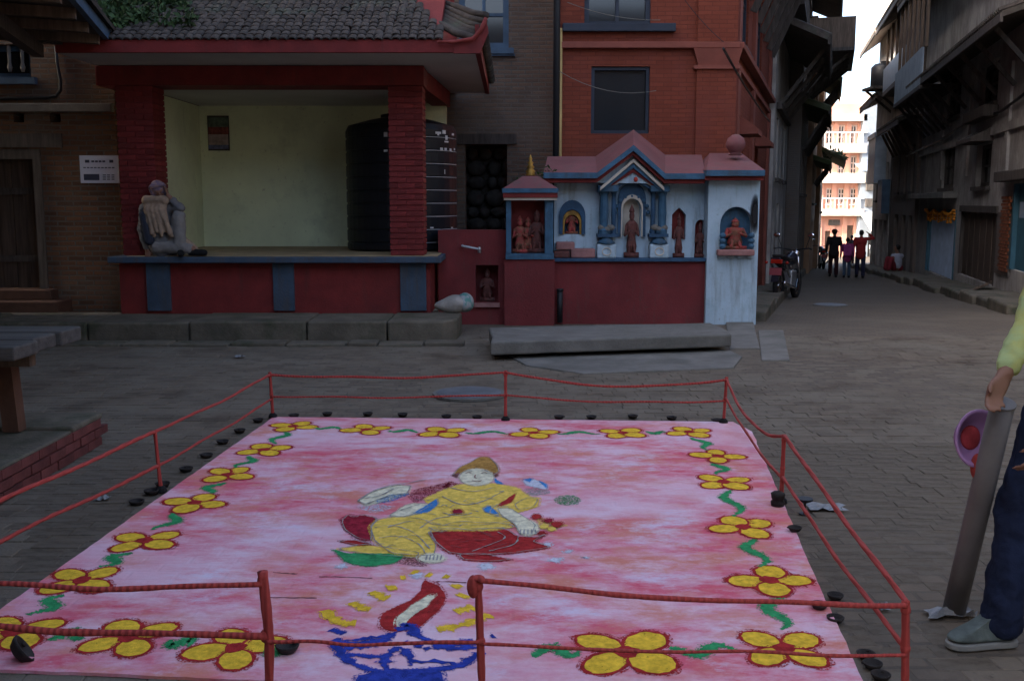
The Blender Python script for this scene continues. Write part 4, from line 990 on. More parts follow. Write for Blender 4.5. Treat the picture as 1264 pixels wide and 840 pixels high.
pan = M(); A_ = arch(767, 791, 245, 292); pz1 = sz(231)
L_ = [(sx(760), sz(291))] + [(sx(760), pz1), (sx(800), pz1), (sx(800), sz(291))]
ring(A_, YW - .07, 1.0, 1.1, .06).build('niche_surround', m_scream, sr); ring(A_, YW - .05, 1.1, 1.42, .045).build('niche_surround', m_sblue2, sr)
for k in range(9):
    t = math.pi * k / 8; c = sx(779); M().ell((c + math.cos(t) * .225, YW - .055, sz(262) + math.sin(t) * .22), .03, .02, .03, 8, 5).build('rosette', m_sblue, sr)
M().ell((sx(781), YW - .28, sz(222)), .03, .03, .035, 8, 6).build('gem', mat('red_gem', (.5, .06, .04), .4, .2), sr)
# pillar at the right end
pa, pb = PY(873, 300, 13.72).x, PY(936, 300, 13.72).x
nl = None
mpl = M(); fP = Fr((0, 13.72), (1, 0), (0, -1))
def sxz(x, y): return fP.S(x, y)
a0, a1 = sxz(888, 308)[0], sxz(928, 308)[0]; zb_, zt_2 = sxz(905, 308)[1], sxz(905, 255)[1]; r = (a1 - a0) / 2; c = (a0 + a1) / 2
LP_ = [(a0, zb_), (a1, zb_)] + [(c + r * math.cos(math.pi * i / 12), zt_2 - r * 1.1 + r * 1.1 * math.sin(math.pi * i / 12)) for i in range(13)]
wall_arch(mpl, [LP_], pa, pb, -.1, sxz(905, 220)[1], 13.72, .16)
ztp = sxz(905, 220)[1]
mpl.add([(pa, 13.72, -.1), (pa, 13.72, ztp), (pa, 14.5, ztp), (pa, 14.5, -.1)], [(0, 1, 2, 3)]); mpl.add([(pb, 13.72, -.1), (pb, 14.5, -.1), (pb, 14.5, ztp), (pb, 13.72, ztp)], [(0, 1, 2, 3)])
mpl.build('pillar', m_white_wall, sr)
M().prism(loop3(LP_, 13.875), (0, -.012, 0)).build('niche_back', m_sblue, sr)
z5 = sxz(905, 315)[1]; M().box(sxz(884, 310)[0], sxz(929, 310)[0], 13.59, 13.718, z5, zb_ + .005).build('niche_ledge', m_pinkstone, sr, bevel=.015)
for k in range(4):
    xx = sxz(889 + k * 12, 320)[0]; M().ell((xx, 13.7, z5 - .02), .05, .03, .03, 8, 5).build('ledge_scroll', m_white_wall, sr)
for s in (-1, 1):
    for k in range(3): M().ell((c + s * r * .88, 13.65, zb_ + .05 + k * .07), .045, .04, .04, 8, 6).build('side_bead', m_sblue, sr, smooth=True)
bc = PY(908, 177, 14.2)
M().lathe([(.1, -.16), (.07, -.13), (.09, -.11), (.13, -.05), (.135, .0), (.11, .07), (.05, .115), (.01, .125)], bc, 20).build('ball_finial', m_coping, sr, smooth=True)
for i in range(12):
    px, py = 932 + random.uniform(-2.5, 2), 238 + i * 3.3; p = PY(px, py, 13.712)
tag(idol(M(), (c, 13.79, zb_ + .005), .42, .3).build('pillar_idol', m_idol2, org=(c, 13.79, zb_), smooth=True), 'carved red idol group in the arched blue niche of the white pillar', 'idol')
m_stain, nt, bs = base_mat('soot_stain'); tcx = nt.nodes.new('ShaderNodeTexCoord'); gx = nt.nodes.new('ShaderNodeTexGradient'); gx.gradient_type = 'SPHERICAL'
mpx = nt.nodes.new('ShaderNodeMapping'); pq = PY(932, 264, 13.712); oq = ORG[sr.name]
mpx.inputs['Location'].default_value = ((oq[0] - pq.x) / .075, 0, (oq[2] - pq.z) / .28); mpx.inputs['Scale'].default_value = (1 / .075, 0, 1 / .28)
nt.links.new(tcx.outputs['Object'], mpx.inputs[0]); nt.links.new(mpx.outputs[0], gx.inputs[0])
mm_ = nt.nodes.new('ShaderNodeMath'); mm_.operation = 'MULTIPLY'; nt.links.new(gx.outputs['Fac'], mm_.inputs[0]); mm_.inputs[1].default_value = 1.7; mm_.use_clamp = True
bs.inputs['Base Color'].default_value = (.012, .012, .014, 1); bs.inputs['Roughness'].default_value = .95; nt.links.new(mm_.outputs[0], bs.inputs['Alpha'])
sp = M(); rs2 = random.Random(4)
pts = [PY(923, 236, 13.712), PY(936, 236, 13.712), PY(935, 292, 13.712), PY(922, 292, 13.712)]
sp.prism(pts, (0, -.004, 0)); sp.build('soot_stain', m_stain, sr)
# small cabinet shrine at the left end
cb = thing('cabinet_shrine', 'small cabinet shrine with golden finial and painted figures left of the white wall', 'shrine', (sx(655), 13.8, zsh))
YC = 13.55; fC = Fr((0, YC), (1, 0), (0, -1)); cx_ = lambda x, y=280: fC.S(x, y)[0]; cz_ = lambda y: fC.S(655, y)[1]
zc0 = cz_(320)
M().box(cx_(624), cx_(684), YC, YC + .45, zc0, cz_(313)).build('sill', m_sblue, cb); M().box(cx_(622.5), cx_(685), YC + .03, YC + .44, -.1, zc0 - .002).build('pedestal', m_maroon, cb)
for a, b in ((624.5, 631), (672.5, 683)): M().box(cx_(a), cx_(b), YC + .003, YC + .44, cz_(313), cz_(247)).build('post', m_sblue, cb, bevel=.006)
M().box(cx_(630), cx_(673), YC + .3, YC + .43, cz_(313), cz_(247)).build('back_panel', m_sred, cb)
M().box(cx_(622), cx_(687), YC - .05, YC + .5, cz_(247), cz_(244)).build('cream_moulding', m_scream, cb); M().box(cx_(621), cx_(688), YC - .07, YC + .5, cz_(243.9), cz_(238)).build('red_moulding', m_sred, cb)
M().box(cx_(620), cx_(689), YC - .09, YC + .5, cz_(237.9), cz_(232.5)).build('blue_moulding', m_sblue, cb)
x0, x1, z0, z1 = cx_(621), cx_(688), cz_(232.4), cz_(217); xm = cx_(655)
M().add([(x0, YC - .08, z0), (x1, YC - .08, z0), (x1, YC + .5, z0), (x0, YC + .5, z0), (xm - .1, YC + .12, z1), (xm + .1, YC + .12, z1), (xm + .1, YC + .3, z1), (xm - .1, YC + .3, z1)],
        [(0, 1, 5, 4), (1, 2, 6, 5), (2, 3, 7, 6), (3, 0, 4, 7), (4, 5, 6, 7)]).build('roof', m_coping, cb)
M().lathe([(.06, 0), (.075, .015), (.05, .035), (.07, .065), (.036, .095), (.055, .12), (.028, .15), (.042, .175), (.016, .205), (.026, .225), (.004, .285)], (xm, YC + .2, z1), 14).build('finial', m_gold, cb, smooth=True)
yy = YC + .18
for i, (px, w, hh, mt) in enumerate(((642, .2, .5, m_idol2), (652, .22, .48, m_idol2), (663, .22, .58, m_idol))):
    tag(idol(M(), (cx_(px), yy + .04 * (i % 2), cz_(313) + .004), hh, w).build('cabinet_idol', mt, org=(cx_(px), yy, cz_(313)), smooth=True), ['orange smeared idol in the cabinet shrine by its left post', 'brownish idol in the middle of the cabinet shrine', 'dark red idol in the cabinet shrine by its wide blue post'][i], 'idol')
# idols, pots and stones on the shelf
def put_idol(px, w, hh, mt, lab, zz=None, Y=YW - .08):
    x = sx(px); tag(idol(M(), (x, Y, zz if zz else zsh + .017), hh, w).build('shrine_idol', mt, org=(x, Y, zsh), smooth=True), lab, 'idol')
put_idol(779, .2, .72, m_idol, 'tall dark red standing idol in the central cream arch')
put_idol(838, .15, .6, m_idol, 'slim red idol in the pointed niche of the white wall', Y=YW - .02)
put_idol(864, .14, .48, m_idol, 'low red idol in the round niche beside the white pillar', Y=YW - .02)
put_idol(706, .17, .36, m_idol2, 'seated idol with red face inside the blue oval niche', sz(289) + .004, YW + .04)
def offering_pot(px, lab):
    x = sx(px); t = thing('offering_pot', lab, 'pot', (x, YW - .12, zsh + .016)); z = zsh + .016; g = 'white offering pots flanking the central idol'; t['group'] = g; Y = YW - .12
    M().box(x - .13, x + .13, Y - .1, Y + .08, z, z + .19).build('body', m_white_wall, t, bevel=.02)
    M().lathe([(.13, 0), (.1, .04), (.055, .09), (.05, .15), (.09, .18)], (x, Y, z + .192), 12).build('neck', m_sblue, t, smooth=True)
    m = M(); m.ell((x - .06, Y - .02, z + .41), .06, .04, .045, 8, 6); m.ell((x + .06, Y - .02, z + .41), .06, .04, .045, 8, 6); m.ell((x, Y - .02, z + .39), .06, .05, .04, 8, 6); m.build('ornament', m_conc, t, smooth=True)
    m = M(); ring_ = [Vector((x + .06 * math.cos(a), Y - .104, z + .09 + .05 * math.sin(a))) for a in [k * .524 for k in range(13)]]; m.tube(ring_, .008, 5).build('relief', m_scream, t)
offering_pot(747.5, 'white offering pot with blue neck beside the central idol'); offering_pot(812, 'white offering pot with blue neck beside the central idol')
for i, (a, b, y0, y1, mt) in enumerate(((686, 709, 298, 308, m_pinkstone), (704, 734, 306, 318, m_pinkstone), (683, 703, 309, 318, m_idol))):
    x0, x1, z0, z1 = sx(a), sx(b), sz(y1), sz(y0); Y0 = YW - .19 + .06 * (i == 0)
    if i == 0: z0 = sz(308)
    tag(M().box(x0, x1, Y0, YW - .01, z0 if i == 0 else zsh + .017, z1).build('offering_stone', mt, org=((x0 + x1) / 2, YW - .1, z0), bevel=.02), ['flat pink offering stone under the oval niche, topmost', 'long pink offering stone on the shelf left of the pots', 'dark red offering stone on the shelf by the cabinet shrine'][i], 'stone')
p = PY(691, 398, 13.7); zp = PY(691, 359, 13.7).z
tag(M().tube([(p.x, 13.72, 0), (p.x, 13.72, zp)], .04, 10).tube([(p.x, 13.72, zp), (p.x, 13.72, zp + .03)], .05, 10).build('black_pipe', m_cable, org=(p.x, 13.72, 0), smooth=True), 'short black upright pipe against the maroon shrine base', 'pipe')
wd = M()
for px, py in ((676, 209), (682, 212), (670, 216), (684, 224), (640, 226), (668, 232), (680, 233)): leaf_clump(wd, PY(px, py, 13.72), .05, 16, .06)
tag(wd.build('shrine_weeds', m_greenleaf, org=tuple(PY(676, 212, 13.7))), 'dark green weeds between the cabinet shrine roof and the coping', 'weeds')
# stone bench slab
B0, B1, B2, B3 = G(602, 404, .2), G(879, 398, .2), G(904, 412, .2), G(607, 422, .2)
bs_ = thing('stone_bench', 'long grey stone slab bench lying before the shrine', 'bench', (1.1, 12.6, 0))
rr = random.Random(21); top = []
for A_, B_ in ((B3, B2), (B2, B1), (B1, B0), (B0, B3)):
    n = 8 if (A_ - B_).length > 1.5 else 3
    for k in range(n):
        q = A_.lerp(B_, k / n); top.append(Vector((q.x + rr.uniform(-.02, .02), q.y + rr.uniform(-.02, .02), .2)))
M().prism(top, (0, 0, -.14)).build('slab', m_conc, bs_, bevel=.02)
for x in (-.05, 1.1, 2.3): M().box(x, x + .3, 12.25, 12.7, -.03, .058).build('support_stone', m_stone, bs_, bevel=.02)
# manhole covers
m_iron = mat('manhole_iron', (.15, .165, .18), .6, .2, 6, .4, metal=.4)
for (px, py, rw_, lab) in ((579, 487, .31, 'round grey iron manhole cover behind the back ropes'), (1025, 377, .3, 'small worn manhole cover in the alley near the motorcycle')):
    c = GA(px, py) + Vector((0, 0, .008)); t = thing('manhole_cover', lab, 'manhole cover', tuple(c)); sl = Matrix.Identity(3)
    M().lathe([(rw_, -.01), (rw_, .012), (rw_ - .03, .012)], c, 28).build('rim', m_conc, t); M().lathe([(rw_ - .035, 0), (rw_ - .035, .016)], c, 28).build('lid', m_iron, t)
# sacks
m_sack = mat('woven_sack', (.34, .32, .29), .85, .25, 6, .9, 16, dirt=(.2, .18, .15))
def blob(m, c, rx, ry, rz, seed, R=None):
    b = len(m.v); m.ell(c, rx, ry, rz, 18, 12, R=R); r_ = random.Random(seed); ph = [r_.uniform(0, 6) for _ in range(6)]
    for i in range(b, len(m.v)):
        p = Vector(m.v[i]); d = p - Vector(c)
        k = 1 + .1 * math.sin(d.x * 18 + ph[0]) + .08 * math.sin(d.z * 25 + ph[1] + d.x * 9) + .06 * math.sin(d.y * 22 + ph[2]); m.v[i] = tuple(Vector(c) + d * k)
    return m
c = PY(562, 366, 12.75); z0 = .24
tag(blob(M(), (c.x - .03, 12.8, z0 + .1), .24, .2, .11, 1).build('cement_sack', m_sack, org=(c.x, 12.8, z0), smooth=True), 'bulging white woven sack slumped at the plinth end', 'sack')
tag(blob(M(), (c.x + .13, 12.76, z0 + .13), .13, .13, .12, 11).build('plastic_bag', mat('teal_white_plastic', (.36, .38, .38), .5, .15, 9, .8, 14, col2=(.08, .22, .2), thr=(.5, .6)), org=(c.x + .15, 12.86, z0), smooth=True), 'crumpled pale and green plastic bag leaning against the sack', 'bag')
# ================================================================ rangoli
SPARSE = {}
def sparse(name, c):                              # scattered grains round a powder shape
    m = mat('grains_' + name, c, .95, .2, 30, 0, spec=.1); nt = m.node_tree; bs = nt.nodes['Principled BSDF']
    tc = nt.nodes.new('ShaderNodeTexCoord'); nt.links.new(ramp(nt, noise(nt, tc.outputs['Object'], 130, 3, .7), .50, .56), bs.inputs['Alpha']); return m
def halo(L, d):
    c = sum(L, Vector()) / len(L); r = sum((p - c).length for p in L) / len(L); return [c + (p - c) * (1 + d / max(r, .02)) for p in L]
def pig(name, c, var=.15, sc=30):
    m = mat('pigment_' + name, c, .95, var + .1, sc, .5, 150, spec=.1); nt = m.node_tree; bs = nt.nodes['Principled BSDF']   # grainy powder: thin spots let the ground show
    tc = nt.nodes.new('ShaderNodeTexCoord'); a = ramp(nt, noise(nt, tc.outputs['Object'], 55, 6, .8), .30, .40); nt.links.new(a, bs.inputs['Alpha']); SPARSE[m.name] = sparse(name, c); return m
mp, nt, bs = base_mat('pigment_ground')
tc = nt.nodes.new('ShaderNodeTexCoord'); ob = tc.outputs['Object']
st = vecmap(nt, ob, (.68, 1.4, 1))
c = mixc(nt, ramp(nt, noise(nt, ob, 1.1, 3, .5), .35, .68), (.82, .60, .69), (.82, .47, .55))
def both(a, b):
    n_ = nt.nodes.new('ShaderNodeMath'); n_.operation = 'MULTIPLY'; nt.links.new(a, n_.inputs[0]); nt.links.new(b, n_.inputs[1]); return n_.outputs[0]
c = mixc(nt, both(ramp(nt, noise(nt, st, 1.9, 10, .74), .42, .60), ramp(nt, noise(nt, ob, .75, 3, .5), .30, .48)), c, (.72, .13, .19))
c = mixc(nt, both(ramp(nt, noise(nt, vecmap(nt, ob, (.8, 1.4, 3)), 3.0, 10, .74), .47, .62), ramp(nt, noise(nt, vecmap(nt, ob, (1, 1, 4)), .9, 3, .5), .36, .52)), c, (.70, .26, .20))
c = mixc(nt, ramp(nt, noise(nt, vecmap(nt, ob, (.8, 1.3, 7)), 2.4, 8, .75), .56, .72), c, (.76, .70, .84))
c = mixc(nt, ramp(nt, noise(nt, vecmap(nt, ob, (1, 2.2, 5)), 9, 5, .8), .70, .78), c, (.20, .13, .15))
c = mixc(nt, .35, c, mixc(nt, noise(nt, ob, 60, 4, .8), (.5, .5, .5), (1, 1, 1)), 'MULTIPLY')
nt.links.new(c, bs.inputs['Base Color']); bs.inputs['Roughness'].default_value = .95; bs.inputs['Specular IOR Level'].default_value = .1
rot = nt.nodes.new('ShaderNodeMapping'); rot.inputs['Rotation'].default_value = (0, 0, math.radians(1)); nt.links.new(ob, rot.inputs[0])
bk = nt.nodes.new('ShaderNodeTexBrick'); nt.links.new(rot.outputs[0], bk.inputs['Vector']); bk.inputs['Scale'].default_value = 1; bk.inputs['Brick Width'].default_value = .21; bk.inputs['Row Height'].default_value = .1
bk.inputs['Mortar Size'].default_value = .012; bk.inputs['Mortar Smooth'].default_value = .8
hm = nt.nodes.new('ShaderNodeMath'); hm.operation = 'MULTIPLY_ADD'; nt.links.new(bk.outputs['Fac'], hm.inputs[0]); hm.inputs[1].default_value = -.5; nt.links.new(noise(nt, ob, 40, 6, .8), hm.inputs[2])
bump(nt, bs, hm.outputs[0], .3, .008)
m_ground = mp
m_yel = pig('yellow', (.82, .52, .045)); m_yel2 = pig('pale_yellow', (.82, .58, .11), .12); m_crm = pig('cream', (.74, .70, .50)); m_rd = pig('red', (.38, .03, .03), .2); m_dkr = pig('dark_red', (.30, .02, .04), .25)
m_grn = pig('green', (.04, .30, .11), .2); m_blu = pig('blue', (.03, .055, .34), .25); m_sky = pig('sky_blue', (.06, .24, .55), .2); m_gld = pig('ochre', (.42, .23, .06), .25); m_wht = pig('white', (.60, .62, .70), .12); m_brn = pig('brown', (.22, .08, .08), .3); m_gry = pig('grey_line', (.34, .34, .32), .2); m_mar = pig('maroon', (.28, .03, .05), .2)
rgl = thing('rangoli', 'large pink powder rangoli with yellow flower border and seated figure', 'rangoli', (float(cen.x), float(cen.y), 0))
R0 = .011
rj = random.Random(8); out = []
def subdiv(P, n, jit):
    L = []; wx = wy = 0
    for i in range(len(P)):
        a, b = P[i], P[(i + 1) % len(P)]; k = max(2, int((a - b).length / n))
        for j in range(k):
            q = a.lerp(b, j / k); wx = .6 * wx + rj.gauss(0, jit * .7); wy = .6 * wy + rj.gauss(0, jit * .7); L.append(Vector((q.x + wx, q.y + wy, 0)))
    return L
def chaikin(P, n=2):
    for _ in range(n):
        Q = []
        for i in range(len(P)):
            a, b = P[i], P[(i + 1) % len(P)]; Q += [a.lerp(b, .14), a.lerp(b, .86)]
        P = Q
    return P
EDGE = subdiv(RG, .05, .0022)
M().prism([Vector((p.x, p.y, R0 - .012)) for p in EDGE], (0, 0, .012)).build('pink_ground', m_ground, rgl)
LV = {'n': 0}
def flat(loop, mt, name, z, jit=.004, parent=None):
    jit *= .5
    L = subdiv(chaikin([Vector((p.x, p.y, 0)) for p in loop], 1), .018, jit)
    m = M().prism([Vector((p.x, p.y, z - .0002)) for p in L], (0, 0, .0002)); m.add([Vector((p.x, p.y, z - .00012)) for p in halo(L, .016)], [tuple(range(len(L)))], 1)
    soft = name in ('shawl', 'foot_patch', 'powder_patch', 'leaf_spot', 'sleeve_line')
    return m.build(name, [SPARSE[mt.name] if soft else mt, SPARSE[mt.name]], parent or rgl)
def ribbon(pts, wd, mt, name, z, parent=None, jit=.004, taper=False):
    P = [Vector((p.x, p.y, 0)) for p in pts]; Q = []
    if len(P) > 2:                                # Catmull-Rom through the points
        E = [P[0]] + P + [P[-1]]; C_ = []
        for i in range(1, len(E) - 2):
            for j in range(5):
                t = j / 5; p0, p1, p2, p3 = E[i - 1], E[i], E[i + 1], E[i + 2]
                C_.append(.5 * ((2 * p1) + (p2 - p0) * t + (2 * p0 - 5 * p1 + 4 * p2 - p3) * t * t + (3 * p1 - p0 - 3 * p2 + p3) * t ** 3))
        P = C_ + [P[-1]]
    for i in range(len(P) - 1):
        k = max(1, int((P[i] - P[i + 1]).length / .03))
        for j in range(k): Q.append(P[i].lerp(P[i + 1], j / k))
    Q.append(P[-1])
    for _ in range(2): Q = [Q[0]] + [(Q[i - 1] + Q[i] * 2 + Q[i + 1]) / 4 for i in range(1, len(Q) - 1)] + [Q[-1]]
    A_, B_ = [], []
    for i, p in enumerate(Q):
        d = (Q[min(i + 1, len(Q) - 1)] - Q[max(i - 1, 0)]).normalized(); s = Vector((-d.y, d.x, 0))
        w = wd / 2 * (1 if not taper else (.35 + .65 * math.sin(math.pi * min(1, (i + .5) / len(Q) * 1.1)))); A_.append(p + s * (w + rj.gauss(0, jit))); B_.append(p - s * (w + rj.gauss(0, jit)))
    m = M(); n = len(Q); LV['n'] += 1; z += (LV['n'] % 40) * .00004
    vs = [Vector((p.x, p.y, z)) for p in A_ + B_]; m.add(vs, [(i, i + n, i + n + 1, i + 1) for i in range(n - 1)])
    if wd > .02: m.add([Vector((a.x + (a.x - b.x) * .3, a.y + (a.y - b.y) * .3, z - .00003)) for a, b in zip(A_, B_)] + [Vector((b.x + (b.x - a.x) * .3, b.y + (b.y - a.y) * .3, z - .00003)) for a, b in zip(A_, B_)], [(i, i + n, i + n + 1, i + 1) for i in range(n - 1)], 1)
    return m.build(name, [mt, SPARSE[mt.name]], parent or rgl)
FL = [(362, 528), (452, 532), (546, 535), (659, 536), (769, 536), (851, 535), (326, 557), (281, 588), (240, 623), (179, 670), (101, 719), (16, 784), (159, 790), (291, 803), (773, 808), (968, 803), (886, 565), (893, 597), (917, 653), (950, 719)]
rf = random.Random(14)
for (px, py) in FL:
    c = G(px, py); big_ = 1.18 if (px, py) == (773, 808) else 1.0; th0 = rf.uniform(-.35, .35) + (.75 if rf.random() < .4 else 0)
    rad = .086 * big_; org_ = None
    core = []; n = 14
    fl = M().prism([Vector((c.x + .04 * big_ * math.cos(t) * rf.uniform(.8, 1.2), c.y + .042 * big_ * math.sin(t) * rf.uniform(.8, 1.2), R0 + .0034)) for t in [2 * math.pi * k / n for k in range(n)]], (0, 0, .0008)).build('flower', m_rd, rgl)
    for k in range(4):
        t = th0 + k * math.pi / 2 + rf.gauss(0, .12); d = Vector((math.cos(t), math.sin(t), 0)); s = Vector((-d.y, d.x, 0)); pc = c + d * rad * 1.18
        l, w = rad * rf.uniform(.82, .96), rad * rf.uniform(.60, .76)
        def el(L, W, j): return [Vector((0, 0, R0)) + Vector((pc.x, pc.y, 0)) + d * (math.cos(a) * L * (1 + rf.gauss(0, j))) + s * (math.sin(a) * W * (1 + rf.gauss(0, j))) for a in [2 * math.pi * i / 26 for i in range(26)]]
        M().prism([p + Vector((0, 0, .0006 + k * .0006)) for p in el(l + .013, w + .013, .035)], (0, 0, .0002)).sheet([p + Vector((0, 0, .00055 + k * .0006)) for p in el(l + .026, w + .026, .05)], 1).build('petal_outline', [m_rd, SPARSE[m_rd.name]], fl)
        M().prism([p + Vector((0, 0, .0009 + k * .0006)) for p in el(l, w, .035)], (0, 0, .0002)).build('petal', m_yel if py < 740 else m_yel, fl)
def vine(pa, pb, amp=.035):
    a, b = G(*pa), G(*pb); d = (b - a).normalized(); s = Vector((-d.y, d.x, 0)); L = (b - a).length; a2, b2 = a + d * .165, b - d * .165
    if (b2 - a2).dot(d) < .06: a2, b2 = a + d * L * .36, b - d * L * .36
    n = 14; ph = rf.uniform(0, 6); pts = [a2.lerp(b2, i / n) + s * amp * math.sin(ph + i / n * 8) for i in range(n + 1)]
    ribbon(pts, .05, m_grn, 'vine', R0 + .0008, taper=True)
top = FL[:6]
for i in range(5): vine(top[i], top[i + 1])
left = [FL[0]] + FL[6:12]
for i in range(6): vine(left[i], left[i + 1])
for a, b in ((FL[11], FL[12]), (FL[12], FL[13]), (FL[13], (400, 808)), ((600, 806), FL[14]), (FL[14], FL[15]), (FL[5], FL[16]), (FL[16], FL[17]), (FL[17], FL[18]), (FL[18], FL[19]), (FL[19], FL[15])): vine(a, b)
Z1 = lambda x, y: G(400 + x / 3.83, 550 + y / 3.83)
Z2 = lambda x, y: G(300 + x / 3.511, 640 + y / 3.511)
def ell_px(fn, x, y, rx, ry, n=20): return [fn(x + rx * math.cos(2 * math.pi * k / n), y + ry * math.sin(2 * math.pi * k / n)) for k in range(n)]
LAY = R0 + .0012
fig = flat([Z1(*p) for p in ((470, 262), (560, 222), (640, 192), (800, 186), (920, 210), (965, 250), (1020, 258), (1010, 298), (930, 322), (890, 335), (880, 390), (800, 412), (560, 412), (400, 395), (300, 352), (420, 325), (500, 292))], m_yel2, 'figure_drawing', LAY + .0015)
def outline(pts):
    L = chaikin([Vector(p) for p in pts], 1); ribbon([*L, L[0]], .0042, m_gry, 'outline', LAY + .0047, fig, .001)
def fp(pts, mt, nm, lv, fn=Z1):
    if nm in ('leg', 'arm', 'hand', 'sleeve', 'crown', 'robe', 'lotus_petal', 'cushion'): outline([fn(*p) for p in pts])
    return flat([fn(*p) for p in pts], mt, nm, LAY + lv * .0006, .004, fig)
fp([(85, 370), (110, 342), (150, 350), (180, 338), (250, 355), (225, 400), (222, 462), (160, 450), (100, 410)], m_dkr, 'lotus_petal', 1)
fp([(65, 462), (140, 458), (230, 478), (160, 484)], m_rd, 'lotus_petal', 2)
fp([(60, 500), (200, 478), (330, 500), (450, 520), (430, 545), (200, 525)], m_yel2, 'cushion', 1)
fp([(40, 498), (110, 520), (250, 520), (390, 525), (330, 568), (200, 582), (110, 565)], m_grn, 'leaf_base', 2)
fp([(340, 560), (400, 530), (450, 545), (475, 580), (400, 572)], m_brn, 'foot_patch', 2)  # brown powder patch beside the drawn foot
fp([(640, 528), (740, 522), (890, 550), (800, 560), (660, 552)], m_rd, 'robe', 1)
fp([(500, 412), (600, 402), (700, 415), (800, 402), (870, 410), (910, 440), (1000, 445), (1050, 432), (985, 466), (1075, 492), (900, 520), (700, 532), (590, 518), (530, 470)], m_rd, 'robe', 2)
fp([(220, 392), (260, 360), (360, 345), (460, 360), (560, 390), (720, 388), (870, 380), (900, 400), (600, 410), (490, 422), (530, 480), (520, 532), (440, 532), (320, 522), (240, 462)], m_yel2, 'leg', 3)
fp([(400, 245), (440, 215), (520, 198), (600, 178), (575, 222), (500, 247), (440, 276)], m_mar, 'shawl', 2)
fp([(160, 270), (240, 220), (330, 195), (410, 200), (390, 240), (300, 270), (240, 285), (200, 292)], m_crm, 'hand', 1)
fp([(250, 272), (320, 240), (400, 238), (330, 268), (270, 280)], m_sky, 'sleeve_line', 2)
fp([(305, 345), (380, 295), (430, 283), (515, 290), (440, 332), (380, 347)], m_crm, 'arm', 4)
fp([(430, 325), (490, 290), (530, 263), (542, 285), (500, 322), (440, 332)], m_sky, 'armband', 5)
fp([(900, 290), (960, 258), (1012, 265), (990, 302), (920, 316)], m_yel2, 'sleeve', 4)
fp([(820, 310), (880, 308), (960, 358), (1000, 388), (980, 432), (930, 432), (900, 382), (840, 342)], m_crm, 'arm', 5)
flat(ell_px(Z1, 965, 402, 48, 36), m_crm, 'hand', LAY + .0045, .003, fig)
fp([(755, 312), (780, 296), (800, 312), (822, 336), (770, 326)], m_sky, 'armband', 6)
fp([(800, 160), (850, 190), (810, 186)], m_sky, 'earring', 4)
fp([(820, 292), (908, 233), (890, 276), (840, 297)], m_rd, 'sash', 5)
fp([(610, 152), (640, 112), (700, 85), (735, 63), (780, 63), (815, 100), (827, 132), (800, 152), (760, 128), (680, 128), (640, 147)], m_gld, 'crown', 4)
flat(ell_px(Z1, 722, 160, 80, 40), m_crm, 'face', LAY + .0042, .003, fig)
fp([(606, 148), (640, 138), (632, 160)], m_brn, 'hair', 6); fp([(798, 138), (824, 150), (808, 158)], m_brn, 'hair', 6)
for pts, mt_ in ((((70, 360), (120, 335), (170, 345), (140, 400)), m_dkr), (((130, 440), (180, 400), (235, 420), (200, 470)), m_dkr), (((560, 200), (600, 178), (640, 190), (600, 215)), m_mar), (((1000, 335), (1030, 350), (1090, 372), (1140, 385), (1080, 400), (1020, 385)), m_yel2), (((950, 215), (1040, 212), (1060, 235), (960, 245)), m_gry), (((320, 345), (420, 335), (470, 360), (360, 372)), m_crm), (((160, 300), (250, 288), (330, 300), (240, 325)), m_wht)): flat([Z1(*p) for p in pts], mt_, 'powder_patch', LAY + .0003, .008, fig)
flat(ell_px(Z1, 510, 545, 60, 22), m_crm, 'foot', LAY + .0042, .003, fig); flat(ell_px(Z1, 632, 324, 24, 11), m_dkr, 'brooch', LAY + .0044, .002, fig)
for pts in (((670, 143), (682, 138), (696, 142)), ((744, 143), (758, 138), (770, 143)), ((715, 150), (713, 164), (724, 166)), ((700, 178), (724, 182), (746, 177))): ribbon([Z1(*p) for p in pts], .008, m_brn, 'face_line', LAY + .0052, fig, .001)
for pts in (((670, 133), (684, 129), (700, 133)), ((742, 133), (760, 128), (774, 134))): ribbon([Z1(*p) for p in pts], .006, m_gry, 'face_line', LAY + .0052, fig, .001)
for pts in (((540, 400), (640, 372), (760, 380), (880, 372)), ((450, 405), (520, 360), (600, 345)), ((560, 250), (640, 290), (740, 280), (850, 225)), ((820, 290), (780, 330), (850, 350)), ((240, 400), (320, 390), (420, 420), (500, 500)), ((300, 400), (400, 370), (480, 380)), ((260, 450), (360, 440), (450, 480), (480, 525)), ((600, 210), (700, 230), (800, 210)), ((820, 420), (860, 450), (760, 490), (700, 515)), ((920, 440), (900, 480), (780, 512)), ((560, 330), (640, 345), (700, 330)), ((330, 330), (400, 305), (450, 290)), ((840, 350), (900, 372), (930, 372))):
    ribbon([Z1(*p) for p in pts], .006, m_gry, 'fold_line', LAY + .0048, fig, .002)
rl = random.Random(31)
for k in range(46):                               # loose pencil-like strokes over the robe
    x, y = rl.uniform(230, 900), rl.uniform(215, 500)
    if y > 410 and 480 < x: mt_ = m_brn
    else: mt_ = m_gry
    if (y < 340 and x < 430) or (y > 420 and x > 860): continue
    a_ = rl.uniform(-.5, .5); l_ = rl.uniform(30, 90); ribbon([Z1(x, y), Z1(x + l_ * .5, y + l_ * .5 * math.sin(a_) + rl.uniform(-8, 8)), Z1(x + l_, y + l_ * math.sin(a_) * .6)], .0045, mt_, 'fold_line', LAY + .0048, fig, .0012)
for x in range(5): ribbon([Z1(488 + x * 17, 532), Z1(482 + x * 17, 556)], .007, m_gry, 'toe_line', LAY + .0048, fig, .001)
for k in range(5): ribbon([Z1(930 + k * 17, 410), Z1(926 + k * 19, 432)], .007, m_gry, 'finger_line', LAY + .0048, fig, .001)
